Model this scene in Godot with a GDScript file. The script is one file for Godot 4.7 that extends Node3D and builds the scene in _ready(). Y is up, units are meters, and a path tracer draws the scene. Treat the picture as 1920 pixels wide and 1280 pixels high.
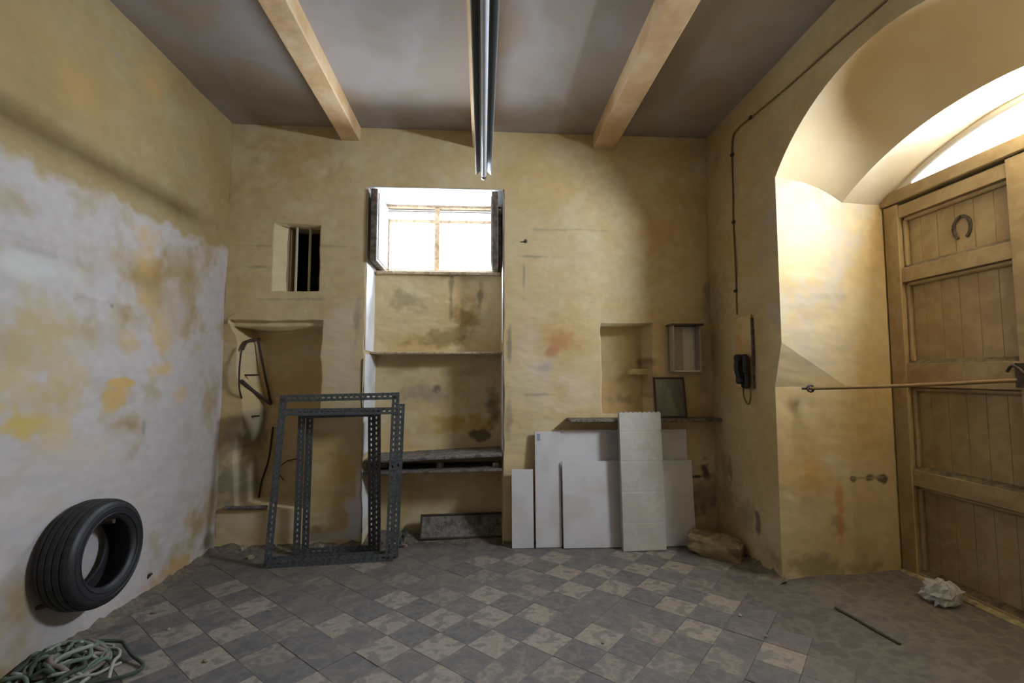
extends Node3D
# An old whitewashed and ochre store room: vaulted door recess on the right, shuttered window in the back wall.

const EYE := 1.40          # camera height
const FPX := 900.0         # focal length in pixels of the 1920 x 1280 frame
const D := 4.10            # distance of the back wall
const H := 3.54            # ceiling
const XL := -2.14          # left wall
const XR := 2.01           # right wall
const XD := 2.85           # door face
const ZB := 1.9            # wall behind the camera
var cam_basis := Basis()
var M := {}
var used := {}

# ------------------------------------------------------------------ pixels to points
func ray(px: float, py: float) -> Vector3:
	return cam_basis * Vector3((px - 960.0) / FPX, (640.0 - py) / FPX, -1.0)
func on_z(px: float, py: float, depth: float = D) -> Vector3:
	var r := ray(px, py)
	return Vector3(0, EYE, 0) + r * (depth / -r.z)
func on_y(px: float, py: float, y: float = 0.0) -> Vector3:
	var r := ray(px, py)
	return Vector3(0, EYE, 0) + r * ((y - EYE) / r.y)
func on_x(px: float, py: float, x: float) -> Vector3:
	var r := ray(px, py)
	return Vector3(0, EYE, 0) + r * (x / r.x)

# ------------------------------------------------------------------ mesh helpers
func new_st() -> SurfaceTool:
	var st := SurfaceTool.new()
	st.begin(Mesh.PRIMITIVE_TRIANGLES)
	return st
func tri(st: SurfaceTool, a: Vector3, b: Vector3, c: Vector3, ua := Vector2.ZERO, ub := Vector2.ZERO, uc := Vector2.ZERO) -> void:
	# a, b, c counter-clockwise seen from outside
	st.set_uv(ua); st.add_vertex(a)
	st.set_uv(uc); st.add_vertex(c)
	st.set_uv(ub); st.add_vertex(b)
func quad(st: SurfaceTool, a: Vector3, b: Vector3, c: Vector3, d: Vector3) -> void:
	var w := (b - a).length()
	var h := (d - a).length()
	tri(st, a, b, c, Vector2(0, h), Vector2(w, h), Vector2(w, 0))
	tri(st, a, c, d, Vector2(0, h), Vector2(w, 0), Vector2(0, 0))
# box with chamfered edges, centre c, half sizes e, chamfer k, axes b
func bx(st: SurfaceTool, c: Vector3, size: Vector3, k := 0.004, b := Basis()) -> void:
	st.set_smooth_group(-1)
	var e := size * 0.5
	k = minf(k, minf(e.x, minf(e.y, e.z)) * 0.9)
	var P := func(v: Vector3) -> Vector3: return c + b * v
	# faces
	for ax in 3:
		var u := (ax + 1) % 3
		var w := (ax + 2) % 3
		for s in [-1.0, 1.0]:
			var q: Array[Vector3] = []
			for t in [[-1, -1], [1, -1], [1, 1], [-1, 1]]:
				var v := Vector3.ZERO
				v[ax] = s * e[ax]
				v[u] = t[0] * (e[u] - k)
				v[w] = t[1] * (e[w] - k)
				q.append(P.call(v))
			if s > 0: quad(st, q[0], q[1], q[2], q[3])
			else: quad(st, q[3], q[2], q[1], q[0])
	if k <= 0.0: return
	# edges along ax
	for ax in 3:
		var u := (ax + 1) % 3
		var w := (ax + 2) % 3
		for su in [-1.0, 1.0]:
			for sw in [-1.0, 1.0]:
				var a := Vector3.ZERO
				var a2 := Vector3.ZERO
				a[u] = su * e[u]; a[w] = sw * (e[w] - k)
				a2[u] = su * (e[u] - k); a2[w] = sw * e[w]
				var lo := Vector3.ZERO
				lo[ax] = -(e[ax] - k)
				if su * sw > 0: quad(st, P.call(a - lo), P.call(a2 - lo), P.call(a2 + lo), P.call(a + lo))
				else: quad(st, P.call(a + lo), P.call(a2 + lo), P.call(a2 - lo), P.call(a - lo))
	for sx in [-1.0, 1.0]:
		for sy in [-1.0, 1.0]:
			for sz in [-1.0, 1.0]:
				var a: Vector3 = P.call(Vector3(sx * e.x, sy * (e.y - k), sz * (e.z - k)))
				var d: Vector3 = P.call(Vector3(sx * (e.x - k), sy * e.y, sz * (e.z - k)))
				var f: Vector3 = P.call(Vector3(sx * (e.x - k), sy * (e.y - k), sz * e.z))
				if sx * sy * sz > 0: tri(st, a, d, f)
				else: tri(st, a, f, d)
func boxm(c: Vector3, size: Vector3, k := 0.004, b := Basis()) -> SurfaceTool:
	var st := new_st()
	bx(st, c, size, k, b)
	return st
# axes with y along d and z as near to n as can be
func axes(d: Vector3, n: Vector3) -> Basis:
	var y := d.normalized()
	var x := y.cross(n).normalized()
	return Basis(x, y, x.cross(y).normalized())
func tube(st: SurfaceTool, pts: Array, r: float, sides := 8, r_end := -1.0) -> void:
	st.set_smooth_group(1)
	var rings: Array = []
	var up := Vector3(0.13, 0.97, 0.21).normalized()
	for i in pts.size():
		var d: Vector3 = (pts[mini(i + 1, pts.size() - 1)] - pts[maxi(i - 1, 0)])
		d = d.normalized()
		if absf(d.dot(up)) > 0.98: up = Vector3(0.9, 0.1, 0.3).normalized()
		var a := d.cross(up).normalized()
		var b := a.cross(d).normalized()
		up = b
		var rr := r if r_end < 0 else lerpf(r, r_end, float(i) / maxf(pts.size() - 1, 1))
		var ring: Array = []
		for k in sides:
			var t := TAU * k / sides
			ring.append(pts[i] + (a * cos(t) + b * sin(t)) * rr)
		rings.append(ring)
	for i in rings.size() - 1:
		for k in sides:
			var k2 := (k + 1) % sides
			quad(st, rings[i][k], rings[i][k2], rings[i + 1][k2], rings[i + 1][k])
	st.set_smooth_group(-1)
	for k in range(1, sides - 1):
		tri(st, rings[0][0], rings[0][k + 1], rings[0][k])
		tri(st, rings[-1][0], rings[-1][k], rings[-1][k + 1])
# profile of (radius, height) turned round the axis through c along d
func lathe(st: SurfaceTool, prof: Array, c: Vector3, d: Vector3, seg := 24, closed := false, group := 1) -> void:
	st.set_smooth_group(group)
	var b := axes(d, Vector3(0.31, 0.22, 0.92))
	var n := prof.size()
	for i in (n if closed else n - 1):
		var p: Vector2 = prof[i]
		var q: Vector2 = prof[(i + 1) % n]
		for k in seg:
			var t := TAU * k / seg
			var t2 := TAU * (k + 1) / seg
			var e := Vector3(cos(t), 0, -sin(t))
			var e2 := Vector3(cos(t2), 0, -sin(t2))
			var up := Vector3.UP
			quad(st, c + b * (e * p.x + up * p.y), c + b * (e2 * p.x + up * p.y), c + b * (e2 * q.x + up * q.y), c + b * (e * q.x + up * q.y))
func curve(pts: Array, steps := 6) -> Array:
	var out: Array = []
	for i in pts.size() - 1:
		var p0: Vector3 = pts[maxi(i - 1, 0)]
		var p1: Vector3 = pts[i]
		var p2: Vector3 = pts[i + 1]
		var p3: Vector3 = pts[mini(i + 2, pts.size() - 1)]
		for k in steps:
			out.append(p1.cubic_interpolate(p2, p0, p3, float(k) / steps))
	out.append(pts[-1])
	return out
func rock(c: Vector3, size: Vector3, sd: int, turn := 0.0, rough := 0.22, n := 7, square := 0.45) -> SurfaceTool:
	var st := new_st()
	var fn := FastNoiseLite.new()
	fn.seed = sd
	fn.frequency = 0.9
	var b := Basis(Vector3.UP, turn)
	var P := func(i: int, j: int) -> Vector3:
		var th := PI * i / n
		var ph := TAU * (j % (2 * n)) / (2.0 * n)
		var v := Vector3(sin(th) * cos(ph), cos(th), sin(th) * sin(ph))
		var m := maxf(absf(v.x), maxf(absf(v.y), absf(v.z)))
		v = v.lerp(v / m, square)
		v *= 1.0 + rough * fn.get_noise_3dv(v * 1.6)
		return c + b * (v * size * 0.5)
	st.set_smooth_group(-1)
	for i in n:
		for j in 2 * n:
			if i > 0: tri(st, P.call(i, j), P.call(i, j + 1), P.call(i + 1, j + 1))
			if i < n - 1: tri(st, P.call(i, j), P.call(i + 1, j + 1), P.call(i + 1, j))
	return st

# ------------------------------------------------------------------ nodes
func numbered(called: String) -> String:
	if not used.has(called):
		used[called] = 0
		return called
	used[called] += 1
	return "%s_%03d" % [called, used[called]]
func obj(called: String, st, m: Material, parent: Node = self) -> MeshInstance3D:
	var o := MeshInstance3D.new()
	o.name = numbered(called) if parent == self else called
	var mesh: Mesh
	if st is SurfaceTool:
		st.generate_normals()
		mesh = st.commit()
	else:
		mesh = st
	o.mesh = mesh
	o.material_override = m
	parent.add_child(o, true)
	return o
func tag(o: Node, label: String, category: String, group := "") -> Node:
	o.set_meta("label", label)
	o.set_meta("category", category)
	if group: o.set_meta("group", group)
	return o
func thing(called: String, label: String, category: String, at := Vector3.ZERO, group := "") -> Node3D:
	var o := Node3D.new()
	o.name = numbered(called)
	add_child(o)
	o.position = at
	tag(o, label, category, group)
	return o
func struct(called: String, st, m: Material, parent: Node = self) -> MeshInstance3D:
	var o := obj(called, st, m, parent)
	if parent == self: o.set_meta("kind", "structure")
	return o

# ------------------------------------------------------------------ textures and materials
func noise(sd: int, freq: float, w: int, h: int, oct := 4) -> PackedByteArray:
	var fn := FastNoiseLite.new()
	fn.noise_type = FastNoiseLite.TYPE_SIMPLEX_SMOOTH
	fn.seed = sd
	fn.frequency = freq
	fn.fractal_octaves = oct
	return fn.get_seamless_image(w, h, false, false, 0.15, true).get_data()
# Pigment map of a plastered surface. lay: colours mixed by coarse noise; spots: [x, y, rx, ry, Color, strength, hardness] in metres from the left top
func plaster_tex(wm: float, hm: float, ppm: float, lay: Array, spots: Array, sd: int, wash := {}) -> ImageTexture:
	var w := int(wm * ppm)
	var h := int(hm * ppm)
	var n1 := noise(sd, 0.9 / ppm, w, h, 5)
	var n2 := noise(sd + 1, 3.2 / ppm, w, h, 4)
	var n3 := noise(sd + 2, 11.0 / ppm, w, h, 4)
	var buf := PackedFloat32Array()
	buf.resize(w * h * 3)
	var c0: Color = lay[0]
	var c1: Color = lay[1]
	var c2: Color = lay[2]
	for y in h:
		for x in w:
			var k := y * w + x
			var a := n1[k] / 255.0
			var b := n2[k] / 255.0
			var g := n3[k] / 255.0
			var c := c0.lerp(c1, clampf((a - 0.46) * 2.2 + (b - 0.5) * 0.5, 0, 1))
			c = c.lerp(c2, clampf((b - 0.52) * 1.8 + (0.5 - a) * 0.9, 0, 0.7))
			if wash:
				# an older limewash with a ragged painted upper edge
				var edge: float = wash.top + (b - 0.5) * 0.16 + (g - 0.5) * 0.06
				var t := clampf((float(y) / ppm - edge) * 14.0, 0, 1) * clampf(1.3 - absf(a - 0.42) * 2.6 + (b - 0.5) * 0.9 + (g - 0.5) * 0.2, 0, 1)
				c = c.lerp(wash.color, t * 0.9)
			var f := 1.0 + (g - 0.5) * 0.07
			buf[k * 3] = c.r * f
			buf[k * 3 + 1] = c.g * f
			buf[k * 3 + 2] = c.b * f
	for s in spots:
		var sx: float = s[0] * ppm
		var sy: float = s[1] * ppm
		var rx: float = s[2] * ppm
		var ry: float = s[3] * ppm
		var col: Color = s[4]
		var st: float = s[5]
		var hard: float = (s[6] if s.size() > 6 else 2.0) * 0.7
		for y in range(maxi(0, int(sy - ry * 1.6)), mini(h, int(sy + ry * 1.6) + 1)):
			for x in range(maxi(0, int(sx - rx * 1.6)), mini(w, int(sx + rx * 1.6) + 1)):
				var k := y * w + x
				var dx := (x - sx) / rx
				var dy := (y - sy) / ry
				var dist := sqrt(dx * dx + dy * dy) + (n2[k] / 255.0 - 0.5) * 1.3 + (n3[k] / 255.0 - 0.5) * 0.5
				var t := clampf((1.0 - dist) * hard, 0, 1) * st
				if t > 0:
					buf[k * 3] = lerpf(buf[k * 3], col.r, t)
					buf[k * 3 + 1] = lerpf(buf[k * 3 + 1], col.g, t)
					buf[k * 3 + 2] = lerpf(buf[k * 3 + 2], col.b, t)
	var bytes := PackedByteArray()
	bytes.resize(w * h * 3)
	for i in w * h * 3: bytes[i] = int(clampf(buf[i], 0, 1) * 255.0)
	return ImageTexture.create_from_image(Image.create_from_data(w, h, false, Image.FORMAT_RGB8, bytes))
func rgb(r: float, g: float, b: float) -> Color:
	return Color(r / 255.0, g / 255.0, b / 255.0)
func bump_tex(sd: int, freq: float, size: int, strength: float, oct := 4) -> ImageTexture:
	var fn := FastNoiseLite.new()
	fn.seed = sd
	fn.frequency = freq
	fn.fractal_octaves = oct
	var im := fn.get_seamless_image(size, size)
	im.convert(Image.FORMAT_RGBA8)
	im.bump_map_to_normal_map(strength)
	return ImageTexture.create_from_image(im)
func mottle_tex(cols: Array, sd: int, freq: float, size := 256) -> ImageTexture:
	var a := noise(sd, freq, size, size, 4)
	var b := noise(sd + 7, freq * 4.0, size, size, 3)
	var im := Image.create(size, size, false, Image.FORMAT_RGB8)
	for y in size:
		for x in size:
			var k := y * size + x
			var t := clampf((a[k] / 255.0 - 0.5) * 2.2 + 0.5 + (b[k] / 255.0 - 0.5) * 0.5, 0, 0.999) * (cols.size() - 1)
			var i := int(t)
			im.set_pixel(x, y, (cols[i] as Color).lerp(cols[i + 1], t - i))
	return ImageTexture.create_from_image(im)
func mat(c: Color, rough := 0.8, metal := 0.0) -> StandardMaterial3D:
	var m := StandardMaterial3D.new()
	m.albedo_color = c
	m.roughness = rough
	m.metallic = metal
	return m
func tri_mat(tex: Texture2D, scale: float, rough := 0.85, tint := Color.WHITE, bump: Texture2D = null, bs := 0.6) -> StandardMaterial3D:
	var m := mat(tint, rough)
	m.albedo_texture = tex
	m.uv1_triplanar = true
	m.uv1_world_triplanar = true
	m.uv1_scale = Vector3.ONE * scale
	if bump:
		m.normal_enabled = true
		m.normal_texture = bump
		m.normal_scale = bs
	return m
func wall_mat(tex: Texture2D, sd := 7) -> StandardMaterial3D:
	var m := mat(Color.WHITE, 0.92)
	m.albedo_texture = tex
	var fn := FastNoiseLite.new()
	fn.seed = sd
	fn.frequency = 0.022
	fn.fractal_octaves = 4
	var w := tex.get_width()
	var h := tex.get_height()
	var im := fn.get_image(int(w / 2.2), h)
	im.resize(w, h, Image.INTERPOLATE_CUBIC)
	im.convert(Image.FORMAT_RGBA8)
	im.bump_map_to_normal_map(5.0)
	m.normal_enabled = true
	m.normal_texture = ImageTexture.create_from_image(im)
	m.normal_scale = 0.35
	return m

func make_materials() -> void:
	var fine := bump_tex(5, 0.03, 256, 3.0)
	M.ceiling = tri_mat(mottle_tex([rgb(156, 144, 132), rgb(162, 152, 143), rgb(165, 157, 152), rgb(160, 147, 133)], 31, 0.008), 0.3, 0.95)
	M.beam = tri_mat(mottle_tex([rgb(206, 168, 120), rgb(214, 180, 134), rgb(220, 190, 148)], 33, 0.01), 0.9, 0.8, Color.WHITE, fine, 0.3)
	M.door = tri_mat(mottle_tex([rgb(146, 122, 84), rgb(154, 130, 92), rgb(161, 139, 100), rgb(150, 125, 87)], 35, 0.012), 0.9, 0.6, Color.WHITE, fine, 0.35)
	M.grey_wood = tri_mat(mottle_tex([rgb(86, 80, 72), rgb(112, 106, 98), rgb(140, 132, 120), rgb(98, 88, 76)], 37, 0.02), 2.5, 0.85, Color.WHITE, fine, 0.8)
	M.shutter = tri_mat(mottle_tex([rgb(84, 72, 62), rgb(108, 94, 80), rgb(122, 108, 94)], 38, 0.02), 3.0, 0.75)
	M.shutter_face = mat(rgb(196, 194, 196), 0.6)
	M.frame_wood = tri_mat(mottle_tex([rgb(176, 154, 122), rgb(196, 176, 146), rgb(160, 136, 100)], 39, 0.02), 3.0, 0.7)
	M.tile_light = tri_mat(mottle_tex([rgb(116, 108, 100), rgb(138, 128, 116), rgb(150, 139, 124), rgb(136, 125, 112)], 41, 0.014), 2.1, 0.72, Color.WHITE, fine, 0.5)
	M.tile_light2 = tri_mat(mottle_tex([rgb(106, 100, 93), rgb(120, 112, 103), rgb(138, 127, 112), rgb(114, 107, 99)], 42, 0.016), 1.7, 0.72, Color.WHITE, fine, 0.5)
	M.tile_dark = tri_mat(mottle_tex([rgb(92, 88, 86), rgb(102, 97, 93), rgb(112, 105, 98), rgb(96, 92, 90)], 43, 0.014), 1.9, 0.68, Color.WHITE, fine, 0.5)
	M.tile_dark2 = tri_mat(mottle_tex([rgb(98, 93, 89), rgb(110, 103, 97), rgb(102, 96, 92), rgb(120, 112, 103)], 44, 0.018), 1.5, 0.68, Color.WHITE, fine, 0.5)
	M.tile_dusty = tri_mat(mottle_tex([rgb(106, 100, 92), rgb(116, 108, 98), rgb(126, 116, 104), rgb(112, 104, 96)], 67, 0.014), 1.6, 0.85, Color.WHITE, fine, 0.5)
	M.tile_dusty2 = tri_mat(mottle_tex([rgb(98, 92, 86), rgb(108, 101, 93), rgb(116, 108, 98), rgb(102, 96, 89)], 68, 0.014), 1.6, 0.85, Color.WHITE, fine, 0.5)
	M.dirt = tri_mat(mottle_tex([rgb(92, 86, 80), rgb(104, 97, 89), rgb(114, 106, 96), rgb(98, 92, 85)], 45, 0.018), 1.2, 0.95, Color.WHITE, fine, 1.0)
	M.rubble = tri_mat(mottle_tex([rgb(150, 136, 112), rgb(176, 162, 138), rgb(120, 106, 86)], 46, 0.02), 4.0, 0.95, Color.WHITE, fine, 1.0)
	M.stone = tri_mat(mottle_tex([rgb(128, 112, 80), rgb(162, 145, 108), rgb(178, 162, 124), rgb(120, 108, 82)], 47, 0.012), 1.2, 0.95, Color.WHITE, fine, 1.0)
	M.bench = tri_mat(mottle_tex([rgb(84, 78, 72), rgb(116, 108, 100), rgb(136, 126, 114), rgb(98, 92, 86)], 48, 0.02), 2.2, 0.9, Color.WHITE, fine, 0.8)
	M.steel = tri_mat(mottle_tex([rgb(70, 72, 74), rgb(88, 91, 93), rgb(100, 102, 102), rgb(76, 74, 70)], 49, 0.02), 4.0, 0.55, Color.WHITE)
	M.steel.metallic = 0.25
	M.white_board = tri_mat(mottle_tex([rgb(206, 202, 200), rgb(214, 210, 210), rgb(218, 215, 216)], 50, 0.008), 1.0, 0.45)
	M.zinc = tri_mat(mottle_tex([rgb(186, 182, 172), rgb(192, 188, 178), rgb(198, 194, 186), rgb(186, 181, 170)], 51, 0.012), 1.2, 0.5)
	M.rubber = tri_mat(mottle_tex([rgb(28, 27, 27), rgb(40, 38, 37), rgb(50, 46, 43)], 52, 0.02), 3.0, 0.7)
	M.rubber_side = mat(rgb(40, 40, 42), 0.5)
	M.black = mat(rgb(26, 24, 24), 0.4)
	M.iron = tri_mat(mottle_tex([rgb(58, 50, 44), rgb(86, 74, 62), rgb(70, 58, 48)], 53, 0.03), 5.0, 0.7)
	M.iron.metallic = 0.3
	M.bar_paint = mat(rgb(132, 106, 66), 0.6)
	M.closet = mat(rgb(168, 146, 112), 0.95)
	M.cable = mat(rgb(128, 102, 62), 0.8)
	M.cream = mat(rgb(214, 204, 186), 0.5)
	M.grey_panel = mat(rgb(170, 160, 142), 0.4)
	M.dark_cap = mat(rgb(74, 68, 54), 0.7)
	M.chrome = mat(rgb(190, 194, 200), 0.18, 1.0)
	M.lamp_white = mat(rgb(196, 198, 200), 0.35)
	M.lamp_grey = mat(rgb(104, 104, 96), 0.45)
	M.tube_glass = mat(rgb(232, 234, 238), 0.12)
	M.blue_print = mat(rgb(70, 92, 150), 0.5)
	M.rope_green = mat(rgb(108, 124, 108), 0.85)
	M.rope_white = mat(rgb(158, 158, 146), 0.85)
	M.rope_pink = mat(rgb(138, 124, 114), 0.85)
	M.rope_dark = mat(rgb(66, 74, 62), 0.85)
	M.bag = mat(Color(0.86, 0.87, 0.87, 0.62), 0.25)
	M.bag.transparency = BaseMaterial3D.TRANSPARENCY_ALPHA
	M.glass = mat(Color(0.93, 0.96, 0.96, 0.12), 0.05)
	M.glass.transparency = BaseMaterial3D.TRANSPARENCY_ALPHA
	# frosted window glass, given its own glow to stand in for daylight behind
	M.lit_glass = mat(rgb(235, 238, 240), 0.6)
	M.lit_glass.emission_enabled = true
	M.lit_glass.emission = Color(0.93, 0.97, 1.0)
	M.lit_glass.emission_energy_multiplier = 3.0
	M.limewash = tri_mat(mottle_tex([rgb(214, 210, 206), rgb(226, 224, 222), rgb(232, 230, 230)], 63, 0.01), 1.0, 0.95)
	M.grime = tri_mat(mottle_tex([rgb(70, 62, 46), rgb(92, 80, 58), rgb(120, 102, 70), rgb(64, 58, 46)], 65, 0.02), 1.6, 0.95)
	M.bank_dirt = tri_mat(mottle_tex([rgb(96, 88, 78), rgb(116, 106, 92), rgb(136, 124, 104), rgb(104, 94, 80)], 66, 0.02), 2.2, 0.95)
	M.street = mat(rgb(206, 198, 184), 0.9)
	M.facade = mat(rgb(214, 202, 180), 0.9)
	M.outer = mat(rgb(200, 190, 170), 0.9)

# ------------------------------------------------------------------ walls
# A plaster sheet from lines u (across) and v (up); f(u, v) gives the point
func sheet(us: Array, vs: Array, f: Callable, uv: Callable, skip: Callable) -> SurfaceTool:
	var st := new_st()
	st.set_smooth_group(1)
	var P: Array = []
	var T: Array = []
	for v in vs:
		for u in us:
			P.append(f.call(u, v))
			T.append(uv.call(u, v))
	var n := us.size()
	for j in vs.size() - 1:
		for i in n - 1:
			if skip.call((us[i] + us[i + 1]) * 0.5, (vs[j] + vs[j + 1]) * 0.5): continue
			var k := j * n + i
			tri(st, P[k], P[k + 1], P[k + n + 1], T[k], T[k + 1], T[k + n + 1])
			tri(st, P[k], P[k + n + 1], P[k + n], T[k], T[k + n + 1], T[k + n])
	return st
func lines(lo: float, hi: float, step: float, edges: Array) -> Array:
	var out: Array = []
	for e in edges:
		for d in [-0.012, -0.0008, 0.0008, 0.012]:
			if e + d > lo and e + d < hi: out.append(e + d)
	var n := int(ceil((hi - lo) / step))
	for i in n + 1:
		var x := lerpf(lo, hi, float(i) / n)
		var free := true
		if i > 0 and i < n:
			for e in edges:
				if absf(e - x) < 0.022: free = false
		if free: out.append(x)
	out.sort()
	return out
var wob := FastNoiseLite.new()
func wobble(a: float, b: float, amp := 0.008) -> float:
	return (wob.get_noise_2d(a * 100.0, b * 100.0) + 0.35 * wob.get_noise_2d(a * 420.0 + 50.0, b * 420.0)) * amp
func spot_b(px: float, py: float, rx: float, ry: float, c: Color, s: float, hard := 2.0, depth := D) -> Array:
	var p := on_z(px, py, depth)
	return [p.x - XL, H - p.y, rx * depth / FPX, ry * depth / FPX, c, s, hard]
func spot_l(px: float, py: float, rx: float, ry: float, c: Color, s: float, hard := 2.0) -> Array:
	# on the left wall; rx along the wall and ry up, in metres
	var p := on_x(px, py, XL)
	return [p.z + D, H - p.y, rx, ry, c, s, hard]

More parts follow.
